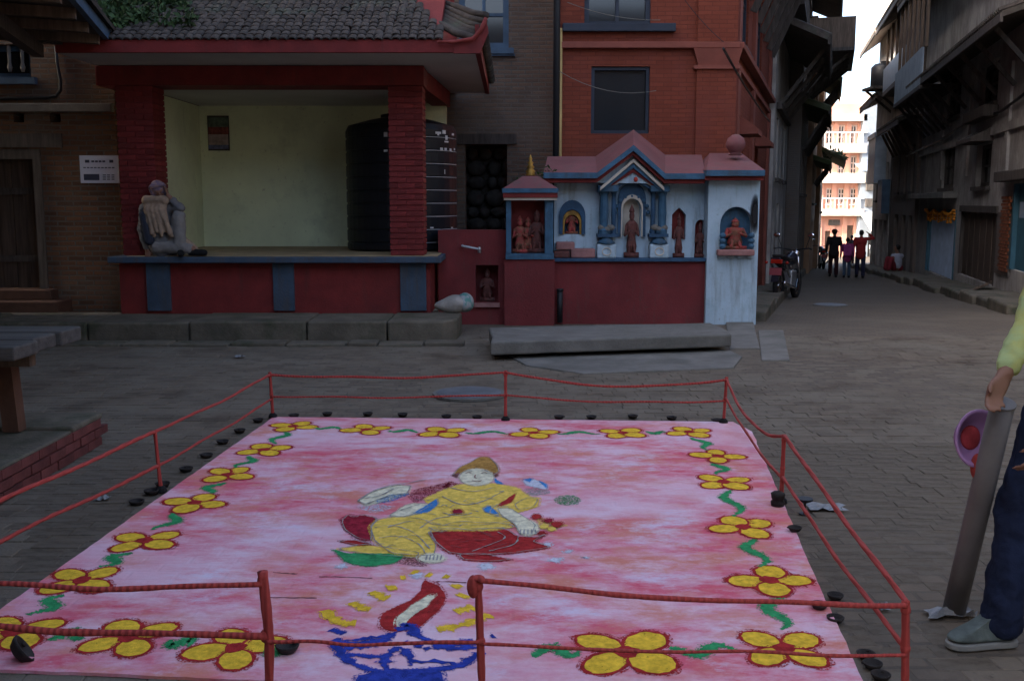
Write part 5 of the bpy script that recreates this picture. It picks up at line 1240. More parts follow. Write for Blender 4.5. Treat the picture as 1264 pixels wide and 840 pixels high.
for pts in (((160, 275), (230, 228), (330, 200), (480, 172)), ((200, 290), (300, 250), (400, 235)), ((180, 262), (260, 250), (330, 215))): ribbon([Z1(*p) for p in pts], .009, m_gry, 'finger_line', LAY + .0048, fig, .002)
for (x, y, r, mt) in ((1005, 347, 24, m_rd), (1060, 366, 20, m_dkr), (1100, 384, 26, m_rd), (1040, 395, 22, m_yel2), (1075, 405, 20, m_yel2), (1030, 425, 20, m_rd), (995, 420, 14, m_brn)): flat(ell_px(Z1, x, y, r, r * .5, 9), mt, 'held_flower', LAY + .0038, .006, fig)
fp([(940, 172), (985, 165), (1050, 188), (1052, 214), (1000, 206), (960, 196)], m_wht, 'lotus_bud', 1); fp([(940, 170), (985, 164), (975, 182)], m_sky, 'lotus_bud', 2); fp([(1020, 176), (1054, 192), (1050, 208), (1036, 196)], m_sky, 'lotus_bud', 2)
flat(ell_px(Z1, 1150, 266, 55, 20, 12), m_grn, 'leaf_spot', LAY + .001, .008, fig)
for (x, y, r) in ((770, 582, 32), (1095, 552, 26), (1050, 480, 20), (85, 580, 22), (440, 625, 26), (1160, 510, 14), (1240, 540, 10)): flat(ell_px(Z1, x, y, r, r * .45, 9), m_wht, 'white_spot', LAY + .0006, .01, fig)
# drawn oil lamp
lamp = flat([Z2(*p) for p in ((780, 275), (850, 300), (882, 345), (860, 400), (800, 450), (750, 500), (690, 490), (640, 500), (595, 475), (600, 430), (660, 395), (730, 365), (770, 330))], m_rd, 'lamp_drawing', LAY + .0006)
flat([Z2(*p) for p in ((660, 450), (720, 400), (800, 345), (835, 345), (800, 390), (740, 430), (700, 470), (665, 482))], m_gld if False else m_crm, 'flame_core', LAY + .0014, .006, lamp)
for pts, w in ((((385, 490), (440, 510)), .045), (((385, 540), (480, 562), (560, 548), (640, 520), (710, 478), (770, 520), (840, 565), (940, 575), (1040, 558)), .04), (((385, 540), (430, 600), (500, 650), (600, 672), (840, 668), (960, 640), (1030, 590)), .04),
               (((390, 545), (470, 540), (560, 530), (650, 512)), .025), (((430, 605), (590, 612), (625, 668)), .03), (((612, 640), (622, 602), (680, 570), (732, 612), (722, 650)), .034), (((732, 632), (850, 632), (940, 648)), .026), (((700, 545), (800, 578), (900, 560), (1010, 556)), .03), (((690, 480), (712, 470), (735, 495)), .045), (((392, 552), (470, 578), (560, 560), (640, 535)), .03), (((720, 500), (800, 545), (900, 552), (1000, 545)), .03), (((440, 560), (500, 548), (560, 560), (600, 545)), .03), (((760, 560), (820, 545), (880, 568), (940, 552), (1000, 570)), .03), (((1075, 525), (1090, 522)), .04)):
    ribbon([Z2(*p) for p in pts], w * .7, m_blu, 'lamp_line', LAY + .0005, lamp, .007)
flat([Z2(*p) for p in ((500, 695), (560, 672), (845, 672), (860, 705), (900, 760), (470, 760))], m_blu, 'lamp_foot', LAY + .001, .008, lamp)
for pts in (((350, 410), (410, 460), (490, 465)), ((470, 375), (510, 398), (552, 405)), ((552, 330), (595, 350), (630, 357)), ((622, 312), (665, 306)), ((682, 268), (706, 266)), ((728, 243), (755, 247)), ((795, 252), (820, 256)), ((868, 260), (895, 264)), ((910, 308), (945, 298)), ((940, 350), (965, 340)), ((920, 415), (960, 405), (1003, 395)), ((840, 490), (940, 475), (1000, 455), (1078, 430))):
    ribbon([Z2(*p) for p in pts], .04, m_yel, 'light_ray', LAY + .0005, lamp, .006)
for pts in (((130, 242), (180, 246), (235, 250)), ((330, 262), (420, 262), (560, 268)), ((835, 282), (900, 284), (968, 288)), ((100, 352), (200, 353), (320, 354))): ribbon([Z2(*p) for p in pts], .008, m_brn, 'joint_line', R0 + .0012, None, .002)
# ================================================================ rope barrier
mr, nt, bs = base_mat('red_rope')
tc = nt.nodes.new('ShaderNodeTexCoord'); wv = nt.nodes.new('ShaderNodeTexWave'); wv.inputs['Scale'].default_value = 14; wv.inputs['Distortion'].default_value = 1.5; nt.links.new(tc.outputs['Object'], wv.inputs[0])
c = mixc(nt, noise(nt, tc.outputs['Object'], 25), (.33, .035, .03), (.45, .06, .045)); c = mixc(nt, .3, c, mixc(nt, wv.outputs['Fac'], (.4, .4, .4), (1, 1, 1)), 'MULTIPLY'); nt.links.new(c, bs.inputs['Base Color']); bs.inputs['Roughness'].default_value = .85
bump(nt, bs, wv.outputs['Fac'], .5, .01); m_rope = mr
POST = {}
def cloth_tube(m, pts, r, seed):
    r_ = random.Random(seed); L = []
    for i in range(len(pts) - 1):
        k = max(1, int((Vector(pts[i]) - Vector(pts[i + 1])).length / .02))
        for j in range(k): L.append(Vector(pts[i]).lerp(Vector(pts[i + 1]), j / k))
    L.append(Vector(pts[-1])); m.tube(L, [r * (1 + .05 * math.sin(i * .9) + .06 * math.sin(i * .23 + seed) + r_.gauss(0, .035)) for i in range(len(L))], 8); return m
def post(key, bx, by, ty, lab, r=.0115, bend=0):
    b = G(bx, by); u = PY(key, ty, b.y); ztop = u.z
    t = thing('barrier_post', lab, 'post', (b.x, b.y, 0), 'red wrapped posts round the rangoli'); pts = [Vector((b.x, b.y, .0)), Vector(((b.x + u.x) / 2 + bend, b.y, ztop * .5)), Vector((u.x, b.y, ztop))]
    cloth_tube(M(), pts, r, key).build('stake', m_rope, t, smooth=True)
    for zz in (ztop - .03, ztop * .52):
        kn = M(); blob(kn, (pts[0].lerp(pts[2], zz / ztop)), r * 1.25, r * 1.25, r * 1.6, key); kn.build('knot', m_rope, t, smooth=True)
    M().lathe([(.035, 0), (.03, .02), (.014, .035)], (b.x, b.y, .008), 10).build('foot', m_black, t)
    POST[key] = (b, ztop, u)
post(333, 337, 516, 459, 'red barrier post at the far corner by the brick platform side')
post(624, 624, 520, 457, 'red barrier post midway along the back ropes by the manhole')
post(897, 893, 523, 465, 'red barrier post at the far corner toward the alley')
post(191, 199, 608, 531, 'red barrier post between the platform and the pink powder edge')
post(968, 964, 622, 536, 'red barrier post beside the lamps on the alley side')
post(1118, 1117, 862, 741, 'red barrier post at the near corner by the leaning pipe', .0135)
post(324, 332, 868, 705, 'thick bent red barrier post by the drawn oil lamp', .0165, .012)
post(590, 596, 876, 712, 'red barrier post with cloth bundle by the drawn oil lamp', .012)
b_, z_, u_ = POST[590]; kn = M(); blob(kn, u_ + Vector((-.015, 0, -.03)), .02, .018, .038, 77); blob(kn, u_ + Vector((0.0, 0, -.005)), .024, .017, .014, 78)
tag(kn.build('cloth_bundle', m_rope, org=tuple(u_), smooth=True), 'red cloth bundle knotted on the near barrier post', 'cloth')
def rope(pa, pb, lab, r=.009, sag=.02, seed=1):
    n = 26; pts = []
    for i in range(n + 1):
        t = i / n; p = pa.lerp(pb, t); e_ = 4 * t * (1 - t); p.z -= sag * e_ + .006 * e_ * math.sin(t * 11 + seed); p.y += .006 * e_ * math.sin(t * 17 + seed * 2); pts.append(p)
    m = M(); cloth_tube(m, pts, r, seed); tag(m.build('barrier_rope', m_rope, org=tuple(pa), smooth=True), lab, 'rope', 'red ropes round the rangoli')
def onpost(k, py): b, z, u = POST[k]; p = PY(k, py, b.y); t = p.z / u.z; return Vector((b.x + (u.x - b.x) * t, b.y - .012, p.z))
rope(onpost(333, 462), onpost(624, 459), 'upper back rope from the far left corner post to the middle post', sag=.03, seed=1)
rope(onpost(333, 489), onpost(624, 487), 'lower back rope from the far left corner post to the middle post', .007, .01, 2)
rope(onpost(624, 459), onpost(897, 468), 'upper back rope sagging from the middle post to the alley corner post', sag=.075, seed=3)
rope(onpost(624, 487), onpost(897, 494), 'lower back rope from the middle post to the alley corner post', .007, .03, 4)
rope(onpost(897, 468), onpost(968, 537), 'upper side rope drooping from the alley corner post', sag=.12, seed=5)
rope(onpost(897, 490), onpost(968, 590), 'lower side rope from the alley corner post', .008, .04, 6)
rope(onpost(968, 537), onpost(1118, 742), 'upper side rope running to the near corner post by the pipe', .01, .01, 7)
rope(onpost(968, 588), onpost(1118, 800), 'lower side rope running to the near corner post by the pipe', .009, .02, 8)
rope(onpost(333, 462), onpost(191, 532), 'upper side rope beside the platform at the far corner', .009, .015, 9)
rope(onpost(333, 492), onpost(191, 574), 'lower side rope beside the platform at the far corner', .008, .01, 10)
YL = G(-160, 812)
pl_ = Vector((YL.x - .05, YL.y, 0)); hz = POST[324][1]
rope(onpost(191, 532), Vector((pl_.x, pl_.y, .33)), 'upper side rope running along the brick platform', .011, .0, 11)
rope(onpost(191, 574), Vector((pl_.x, pl_.y, .17)), 'lower side rope running along the brick platform', .01, .0, 12)
POST_left = thing('barrier_post', 'red barrier post at the near corner by the brick platform', 'post', tuple(pl_), 'red wrapped posts round the rangoli')
cloth_tube(M(), [pl_, pl_ + Vector((0, 0, .36))], .016, 5).build('stake', m_rope, POST_left, smooth=True)
b0_ = POST[324][0]
def front(px, py): return PY(px, py, POST[324][0].y - .015)
rope(front(-200, 712), onpost(324, 719), 'near upper rope from the bent post toward the platform', .0095, .02, 13)
rope(front(-200, 762), onpost(324, 783), 'near lower rope from the bent post toward the platform', .0115, .008, 14)
rope(onpost(324, 789), onpost(590, 790), 'near lower rope in front of the drawn oil lamp', .0065, .006, 15)
rope(onpost(590, 714), onpost(1118, 745), 'near upper rope from the cloth bundle post to the pipe corner', .009, .02, 16)
rope(onpost(590, 792), onpost(1118, 806), 'near lower rope from the cloth bundle post to the pipe corner', .0062, .008, 17)
# ================================================================ clay lamps round the rangoli
m_clay = mat('sooty_clay', (.022, .018, .016), .7, .4, 20, .4, 60)
def diya(px, py, lab, s=1.0, tilt=None):
    c = G(px, py); inside = inpoly(c.x, c.y, RG); z = R0 if inside else -.001
    m = M().lathe([(.018, 0), (.03, .004), (.042, .022), (.044, .03), (.038, .03), (.03, .014), (.01, .01)], (0, 0, 0), 16); 
    m.ell((.04, 0, .024), .012, .01, .006, 8, 5)
    o = m.build('clay_lamp', m_clay, org=(0, 0, 0), smooth=True); o.location = (c.x, c.y, z); o.scale = (s, s, s); o.rotation_euler = (tilt or 0, 0, (px * 7) % 6)
    if tilt: o.location.z += .02
    tag(o, lab, 'oil lamp', 'small dark clay lamps round the rangoli'); return o
for p in ((169, 623), (187, 610), (201, 601), (230, 582), (255, 565), (275, 548), (296, 534), (319, 521)): diya(*p, 'small black clay lamp along the powder edge facing the brick platform', .95)
for p in ((363, 515), (404, 513), (454, 513), (497, 514), (551, 516), (589, 517), (690, 517), (730, 517), (781, 516), (829, 518), (885, 521)): diya(*p, 'small black clay lamp along the powder edge under the back ropes', .9)
for p in ((981, 658), (1031, 739), (1011, 754), (1031, 767)): diya(*p, 'small black clay lamp along the powder edge on the alley side', .78)
for p in ((1069, 812), (1077, 824), (1087, 838)): diya(*p, 'black clay lamp clustered at the foot of the corner post by the pipe', .78)
diya(20, 818, 'black clay lamp tipped on its side at the near powder edge', 1.3, 1.0); diya(355, 808, 'black clay lamp on the green vine by the bent post', 1.0)
c = G(962, 626)
tag(M().lathe([(.022, 0), (.034, .008), (.038, .03), (.028, .042), (.034, .05), (.038, .076), (.024, .086)], (c.x - .01, c.y, .002), 16).build('stacked_lamps', m_clay, org=tuple(c), smooth=True), 'two black clay lamps stacked upright at the side barrier post', 'oil lamp')
c = G(993, 634); g = thing('wire_lamp_holder', 'little dark metal lamp holder with thin stem by the side rope', 'lamp holder', tuple(c))
M().tube([c, c + Vector((0, 0, .06))], .006, 6).build('stem', m_cable, g); M().lathe([(.01, .06), (.04, .075), (.042, .085), (.034, .085)], c, 12).build('cup', m_cable, g); M().lathe([(.03, 0), (.028, .005)], c, 10).build('foot', m_cable, g)
m_plas = mat('clear_plastic', (.2, .21, .215), .3, .2, 20, .5, 40)
for i, (px, py, a, b, lab) in enumerate(((1020, 628, .1, .035, 'crumpled clear plastic scrap beside the lamp holder'), (127, 617, .04, .02, 'pale plastic scrap on the paving by the platform'), (1172, 759, .1, .03, 'torn white plastic scrap at the foot of the leaning pipe'), (1088, 752, .03, .015, 'tiny pale scrap near the corner rope'), (296, 441, .05, .03, 'pale scrap of paper on the paving near the shelter'))):
    c = G(px, py); r_ = random.Random(i); m = M(); n = 12
    gx, gy = 7, 5; vs = [(c.x + a * (u / 3 - 1) * r_.uniform(.7, 1.1), c.y + b * 1.6 * (v / 2 - 1) * r_.uniform(.7, 1.1), .006 + abs(r_.gauss(0, .012))) for v in range(gy) for u in range(gx)]; m.add(vs, [(v * gx + u, v * gx + u + 1, (v + 1) * gx + u + 1, (v + 1) * gx + u) for v in range(gy - 1) for u in range(gx - 1)]); tag(m.build('plastic_scrap', m_plas, org=tuple(c)), lab, 'litter')
# ================================================================ people
m_skin = mat('brown_skin', (.22, .11, .07), .55, .1, 6, .1); m_hair = mat('black_hair', (.012, .01, .01), .6, .2, 30, .3)
def cloth(name, c, col2=None, sc=8., thr=(.35, .7)): return mat('cloth_' + name, c, .9, .15, sc, .6, 18, spec=.15, col2=col2, thr=thr)
def fuse(o, vox, it=4):
    md = o.modifiers.new('fuse', 'REMESH'); md.mode = 'VOXEL'; md.voxel_size = vox; md.use_smooth_shade = True
    s = o.modifiers.new('soft', 'SMOOTH'); s.factor = .5; s.iterations = it
FOLD = bpy.data.textures.new('cloth_folds', 'CLOUDS'); FOLD.noise_scale = .09; FOLD.noise_depth = 2
def folds(o, st, sc=.09):
    md = o.modifiers.new('folds', 'DISPLACE'); md.texture = FOLD; md.strength = st; md.mid_level = .5; md.texture_coords = 'LOCAL'
def sneaker(root, an, toe, k, mt):
    d = Vector((toe.x - an.x, toe.y - an.y, 0)).normalized(); s_ = Vector((-d.y, d.x, 0)); h0 = Vector((an.x, an.y, an.z - .09 * k)) - d * .065 * k; L = .275 * k
    prof = [(0, .03), (.04, .037), (.12, .035), (.17, .041), (.22, .045), (.255, .036), (.275, .015)]
    def ring(z, sc, sh, cut): return [h0 + d * min(l * k, cut * L) * 1.0 + d * sh + s_ * (w * sc * k) + Vector((0, 0, z * k)) for l, w in prof] + [h0 + d * min(l * k, cut * L) + d * sh - s_ * (w * sc * k) + Vector((0, 0, z * k)) for l, w in reversed(prof)]
    def loft(rs, nm, m_):
        m = M(); n = len(rs[0])
        for r in rs: m.add(r, [])
        m.f = [(i * n + j, i * n + (j + 1) % n, (i + 1) * n + (j + 1) % n, (i + 1) * n + j) for i in range(len(rs) - 1) for j in range(n)] + [tuple(range(n - 1, -1, -1)), tuple(range((len(rs) - 1) * n, len(rs) * n))]; m.m = [0] * len(m.f)
        o = m.build(nm, m_, root, smooth=True); sb = o.modifiers.new('sub', 'SUBSURF'); sb.levels = 2; sb.render_levels = 2; return o
    loft([ring(.0, 1.0, 0, 1), ring(.004, 1.06, 0, 1), ring(.024, 1.06, 0, 1), ring(.027, 1.0, 0, 1)], 'sole', mat('sole_rubber', (.2, .205, .19), .8, .2))
    up = loft([ring(.026, 1.0, 0, 1), ring(.045, .98, 0, .98), ring(.062, .86, 0, .86), ring(.085, .74, 0, .62), ring(.115, .72, 0, .46), ring(.12, .66, 0, .44)], 'shoe', mt)
    for i in range(4):
        c = h0 + d * (.135 + i * .024) * k + Vector((0, 0, (.098 - i * .0105) * k)); M().bar(c - s_ * .026 * k - Vector((0, 0, .008)), c + s_ * .026 * k, .007 * k, .004 * k).build('lace', m_sneak2, up); M().bar(c + s_ * .026 * k - Vector((0, 0, .008)), c - s_ * .024 * k, .006 * k, .0045 * k).build('lace', m_sneak2, up)
m_sneak2 = mat('lace_cotton', (.45, .46, .42), .9, .1)
def hand(m, w, d, side, r=.0085, curl=.5, palmn=None):
    # wrist w, direction d to the fingertips, side vector across the palm (towards the thumb)
    w = Vector(w); d = Vector(d).normalized(); s = Vector(side).normalized(); nrm = d.cross(s).normalized() if palmn is None else Vector(palmn).normalized()
    k = r / .0085
    for off in (-.028, -.01, .01, .028): m.cap(w + s * off * .6 * k, w + d * .075 * k + s * off * k, .014 * k, .012 * k, 8)
    for off, ln in ((-.03, .055), (-.01, .07), (.01, .075), (.03, .065)):
        p = w + d * .085 * k + s * off * k; q = p + (d * math.cos(curl * .6) + nrm * math.sin(curl * .6)) * ln * .5 * k; t = q + (d * math.cos(curl * 1.7) + nrm * math.sin(curl * 1.7)) * ln * .5 * k
        m.cap(p, q, r, r * .92, 8); m.cap(q, t, r * .9, r * .75, 8)
    p = w + d * .025 * k + s * .032 * k; q = p + (d * .6 + s * .6 + nrm * .35).normalized() * .04 * k; m.cap(p, q, r * 1.25, r, 8); m.cap(q, q + (d + nrm * .6).normalized() * .03 * k, r, r * .8, 8)
def head(m, c, fwd, up, hh=.23):
    c = Vector(c); f = Vector(fwd).normalized(); u = Vector(up).normalized(); r = f.cross(u).normalized(); u = r.cross(f)
    R = Matrix((r, f, u)).transposed()
    def L(a, b, e): return c + r * a * hh + f * b * hh + u * e * hh
    m.ell(L(0, -.03, .1), .33 * hh, .4 * hh, .4 * hh, 16, 12, R=R); m.ell(L(0, .05, -.18), .27 * hh, .3 * hh, .3 * hh, 14, 10, R=R)
    m.cap(L(0, .36, .05), L(0, .45, -.1), .03 * hh, .055 * hh, 8); m.ell(L(0, .28, -.42), .12 * hh, .09 * hh, .09 * hh, 8, 6, R=R)
    m.ell(L(0, .35, -.25), .12 * hh, .035 * hh, .03 * hh, 8, 6, R=R)
    for s in (-1, 1): m.ell(L(s * .34, -.05, -.02), .04 * hh, .09 * hh, .15 * hh, 8, 6, R=R); m.ell(L(s * .14, .345, .05), .055 * hh, .03 * hh, .03 * hh, 8, 5, R=R); m.cap(L(s * .06, .38, .12), L(s * .24, .32, .12), .025 * hh, .02 * hh, 6)
    return L, R
def standing(root, base, face, H_, top, bottom, step=.12, vox=.014, arms=None, skirt=False, shoes=m_black, long_hair=False, cap_=None, scarf=None, sneak=False, bulk=1.0, fold=0):
    k = H_ / 1.7; b = Vector(base); f = Vector((face[0], face[1], 0)).normalized(); r = Vector((f.y, -f.x, 0)); u = Vector((0, 0, 1))
    P = lambda a, c, z: b + r * a * k + f * c * k + u * z * k
    J = {}
    for s, n in ((-1, 'L'), (1, 'R')):
        st = step * s; J['hip' + n] = P(.09 * s, 0, .9); J['kn' + n] = P(.1 * s, st * .6 + .03, .49); J['an' + n] = P(.1 * s, st, .09 + (.03 if s < 0 else 0)); J['toe' + n] = P(.11 * s, st + .15, .04)
        J['sh' + n] = P(.19 * s, 0, 1.4); J['el' + n] = P(.25 * s, -.03 - st * .5, 1.12); J['wr' + n] = P(.26 * s, .1 - st, .88)
    if arms: J.update({n: P(*v) for n, v in arms.items()})
    m = M()
    m.cap(P(0, 0, .93), P(0, 0, 1.1), .135 * k, .125 * k); m.ell(P(0, 0, 1.28), .17 * k, .11 * k, .17 * k, R=Matrix((r, f, u)).transposed()); m.cap(P(0, 0, 1.38), P(0, .015, 1.5), .06 * k, .052 * k)
    for n, s in (('L', -1), ('R', 1)):
        m.cap(J['hip' + n], J['kn' + n], .085 * k, .055 * k); m.cap(J['kn' + n], J['an' + n], .055 * k, .038 * k); m.cap(J['an' + n], J['toe' + n] - u * .012 * k * sneak, (.04 - .014 * sneak) * k, (.03 - .012 * sneak) * k)
        m.cap(P(.1 * s, 0, 1.4), J['sh' + n], .06 * k, .058 * k); m.cap(J['sh' + n], J['el' + n], .05 * k, .04 * k); m.cap(J['el' + n], J['wr' + n], .04 * k, .028 * k)
        d = (J['wr' + n] - J['el' + n]); hand(m, J['wr' + n], d, f * .9 - r * s * .2, .0085 * k * (1 if vox < .008 else 1.15), .6, -r * s)
    L, R = head(m, P(0, .03, 1.6), f, u, .225 * k)
    o = m.build('body', m_skin, root); fuse(o, vox, 3)
    hm = M(); c = P(0, .01, 1.625); hm.ell(c, .085 * k, .1 * k, .1 * k, 14, 10, R=R)
    if long_hair: hm.cap(c - f * .07 * k, c - f * .11 * k - u * .22 * k, .06 * k, .03 * k)
    hm = hm.build('hair', m_hair, root, smooth=True)
    if cap_: M().ell(c + u * .03 * k, .1 * k, .115 * k, .085 * k, 14, 8, R=R).lathe([(.15 * k, 0), (.15 * k, .012), (.1 * k, .02)], c + u * .01 * k, 16).build('hat', cap_, root, smooth=True)
    t = M(); g = 1.16
    t.cap(P(0, 0, .95 - .12 * (bulk > 1)), P(0, 0, 1.12), .155 * k * bulk, .145 * k * bulk); t.ell(P(0, 0, 1.27), .185 * k * bulk, .13 * k * bulk, .19 * k, R=Matrix((r, f, u)).transposed()); t.cap(P(0, 0, 1.36), P(0, .0, 1.43), .085 * k, .07 * k)
    for n, s in (('L', -1), ('R', 1)): t.cap(P(.1 * s, 0, 1.39), J['sh' + n], .075 * k, .07 * k); t.cap(J['sh' + n], J['el' + n], .064 * k, .053 * k); t.cap(J['el' + n], J['el' + n].lerp(J['wr' + n], .88), .052 * k, .042 * k)
    t = t.build('jacket', top, root); fuse(t, vox, 3)
    if fold: folds(t, fold)
    q = M()
    if skirt: q.lathe([(.16 * k, .95 * k), (.2 * k, .8 * k), (.2 * k, .4 * k), (.22 * k, .1 * k)], b, 18)
    else:
        q.cap(P(0, 0, .9), P(0, 0, 1.0), .15 * k, .14 * k)
        for n in 'LR': q.cap(J['hip' + n], J['kn' + n], .1 * k, .075 * k); q.cap(J['kn' + n], J['an' + n] + u * (.03 - .035 * sneak) * k, .076 * k, .07 * k)
    q = q.build('skirt' if skirt else 'trousers', bottom, root); fuse(q, vox, 3)
    if fold: folds(q, fold)
    for n in 'LR':
        if sneak: sneaker(root, J['an' + n] - u * (.03 * k if n == 'L' else 0), J['toe' + n], k, shoes); continue
        s_ = M(); s_.cap(J['an' + n] - u * .035 * k - f * .03 * k, J['toe' + n] - u * .003 * k, .054 * k, .044 * k); s_.cap(J['an' + n] + u * .01 * k, J['an' + n] + f * .05 * k - u * .03 * k, .05 * k, .048 * k); s_ = s_.build('shoe', shoes, root); fuse(s_, max(vox * .7, .006), 2)
    return J, P
fd = Vector((.28, 1, 0))
specs = [(1028, 342, 1.55, cloth('black_coat', (.022, .02, .02)), cloth('maroon_skirt', (.035, .012, .015)), 'person in dark coat and brown hat walking down the alley', dict(skirt=False, cap_=cloth('brown_hat', (.06, .035, .02)))),
         (1044.5, 343, 1.28, cloth('magenta', (.32, .05, .16)), cloth('teal_denim', (.05, .08, .12)), 'person in magenta jacket walking between two adults in the alley', dict()),
         (1061, 343, 1.52, cloth('red_jacket', (.30, .03, .028)), cloth('dark_denim', (.025, .025, .05)), 'person in red jacket walking with one hand raised to the head', dict(arms={'elR': (.42, .05, 1.42), 'wrR': (.26, .16, 1.58)})),
         (1050, 329, 1.5, cloth('grey_top', (.06, .055, .06)), cloth('maroon_trousers', (.05, .018, .02)), 'person in dark clothes further down the alley behind the magenta jacket', dict(long_hair=True))]
for i, (px, py, hh, tm_, bm2, lab, kw) in enumerate(specs):
    c = GA(px, py); pr = thing('person', lab, 'person', tuple(c)); standing(pr, c, (fd.x, fd.y), hh, tm_, bm2, .1 if i % 2 else -.12, .016, bulk=1.14, **kw)
    if i == 1:
        f_ = fd.normalized(); M().obox(c - f_ * .16 + Vector((0, 0, .88)), Vector((f_.y, -f_.x, 0)) * .13, f_ * .06, Vector((0, 0, .17))).build('backpack', cloth('pink_pack', (.35, .06, .2)), pr, bevel=.04)
# ---- seated elder in the shelter
c0 = PY(215, 318, 13.25); zf = .948; ox, oy = c0.x, 12.99
el = thing('person', 'person in grey shawl and patterned headscarf sitting against the red pillar, head in hand', 'person', (ox, oy, zf))
V = lambda x, y, z: Vector((ox + x, oy + y * .5, zf + z))
m_shawl = cloth('beige_shawl', (.40, .29, .20), (.22, .16, .12), 9); m_coat = cloth('blue_grey_coat', (.19, .185, .18), (.12, .12, .13), 5); m_grey = cloth('grey_trousers', (.27, .255, .235), (.18, .17, .16), 6); m_scarf = cloth('headscarf', (.30, .20, .20), (.16, .12, .18), 22, (.45, .55)); m_dark = cloth('dark_waistcoat', (.03, .035, .05))
m = M()
pel, che, nk = V(-.04, .05, .13), V(-.1, .02, .52), V(-.09, -.03, .68); hd = V(-.06, -.08, .82)
shR, shL = V(-.25, .0, .58), V(.08, .0, .6); elR, wrR = V(-.29, -.08, .33), V(-.22, -.18, .08); elL, wrL = V(.22, -.17, .6), V(.07, -.15, .76)
kL, aL_ = V(.2, -.18, .5), V(.2, -.2, .08); kR, aR_ = V(-.1, -.2, .12), V(.36, -.2, .09)
m.cap(pel, che, .16, .15); m.cap(che, nk, .08, .055); m.cap(shR, shL, .07, .07); m.cap(shR, elR, .055, .045); m.cap(elR, wrR, .042, .03); m.cap(shL, elL, .055, .045); m.cap(elL, wrL, .042, .03)
hand(m, wrR, (.1, -.2, -.9), (1, 0, 0), .0085, .3, (0, .9, -.3)); hand(m, wrL, (-.25, .05, .95), (0, 1, 0), .0085, .7, (-.9, .2, .2))
m.cap(pel + Vector((.08, 0, -.02)), kL, .1, .065); m.cap(kL, aL_, .06, .045); m.cap(pel + Vector((-.06, -.04, -.04)), kR, .1, .065); m.cap(kR, aR_, .06, .045)
L, R = head(m, hd, (.35, -.9, -.35), (-.15, -.25, .95), .22); o = m.build('body', m_skin, el); fuse(o, .009, 3)
t = M(); t.cap(pel, che, .185, .17); t.cap(shR, shL, .09, .085); t.cap(shR, elR, .075, .066); t.cap(elR, elR.lerp(wrR, .85), .064, .05); t.cap(shL, elL, .07, .062); t.cap(elL, elL.lerp(wrL, .6), .06, .05); o = t.build('coat', m_coat, el); fuse(o, .012, 3); folds(o, .03)
t = M()
for i in range(9):
    x0 = -.19 + i * .027; x1 = -.16 + i * .036 + .012 * math.sin(i * 2.1); yy = -.3 - .05 * (i % 2); t.tube([V(x0, -.2, .69), V(x0, yy, .58), V((x0 + x1) / 2 + .01 * math.sin(i * 3), yy - .04, .45), V(x1, yy - .02, .30 - .03 * (i % 3))], [.035, .036, .034 - .008 * (i % 2), .026], 8)
t.cap(V(-.19, -.2, .7), V(.03, -.22, .7), .065, .065, 10); t.cap(V(.12, -.1, .3), V(.36, -.1, .06), .05, .07, 10); o = t.build('shawl', m_shawl, el); fuse(o, .010, 2); folds(o, .03)
t = M(); t.cap(V(-.23, -.3, .52), V(-.16, -.32, .2), .055, .065); o = t.build('waistcoat', m_dark, el); fuse(o, .014, 3)
t = M(); t.cap(pel + Vector((.08, 0, -.02)), kL, .125, .085); t.cap(kL, aL_, .085, .075); t.cap(pel + Vector((-.06, -.06, -.03)), kR, .12, .085); t.cap(kR, aR_.lerp(kR, .1), .085, .068); o = t.build('trousers', m_grey, el); fuse(o, .012, 3); folds(o, .03)
t = M(); t.ell(L(0, -.08, .14), .42 * .22, .46 * .22, .47 * .22, 14, 10, R=R); t.ell(L(0, -.2, -.2), .42 * .22, .33 * .22, .4 * .22, 12, 8, R=R); t.cap(L(-.36, .1, .3), L(-.33, .05, -.45), .03, .032, 8); t.cap(L(.36, .1, .3), L(.33, .05, -.45), .03, .032, 8); t.cap(L(-.3, .25, .42), L(.3, .25, .42), .03, .03, 8); o = t.build('headscarf', m_scarf, el); fuse(o, .009, 2)
for a, d in ((aL_, Vector((.35, -.9, -.1))), (aR_, Vector((1, -.1, -.05)))):
    s_ = M(); a = a.copy(); a.z = zf + .05; s_.cap(a - d.normalized() * .03, a + d.normalized() * .15, .045, .042); o = s_.build('shoe', m_black, el); fuse(o, .008, 2)
# ---- bystander with the leaning pipe on the right
pb = G(1264, 815); base = Vector((pb.x + .15, pb.y + .06, 0))
bs2 = thing('person', 'person in yellow green shirt and dark jeans holding a basin beside the leaning pipe', 'person', tuple(base))
m_shirt = cloth('lime_shirt', (.50, .52, .18), (.36, .44, .20), 9, (.45, .6)); m_jean = cloth('navy_denim', (.012, .018, .042), (.018, .028, .065), 5)
pipe_b = G(1177, 756); 
hp = PY(1229, 488, base.y - .05)
fx = Vector((-.96, -.18, 0)).normalized(); rx_ = Vector((fx.y, -fx.x, 0))
def loc(p): d = Vector(p) - base; return (d.dot(rx_), d.dot(fx), d.z)
a_el = PY(1277, 385, base.y + .12); a_wr = PY(1241, 460, base.y - .01)
J, P = standing(bs2, base, (fx.x, fx.y), 1.7, m_shirt, m_jean, .16, .009, arms={'elR': loc(a_el), 'wrR': loc(a_wr)}, shoes=mat('grey_green_canvas', (.10, .125, .115), .8, .25, 20, .5, dirt=(.08, .09, .085)), sneak=True, fold=.035)
M().cap(J['anL'] + Vector((0, 0, -.075)), J['toeL'] + Vector((0, 0, -.028)), .012, .012) if False else None
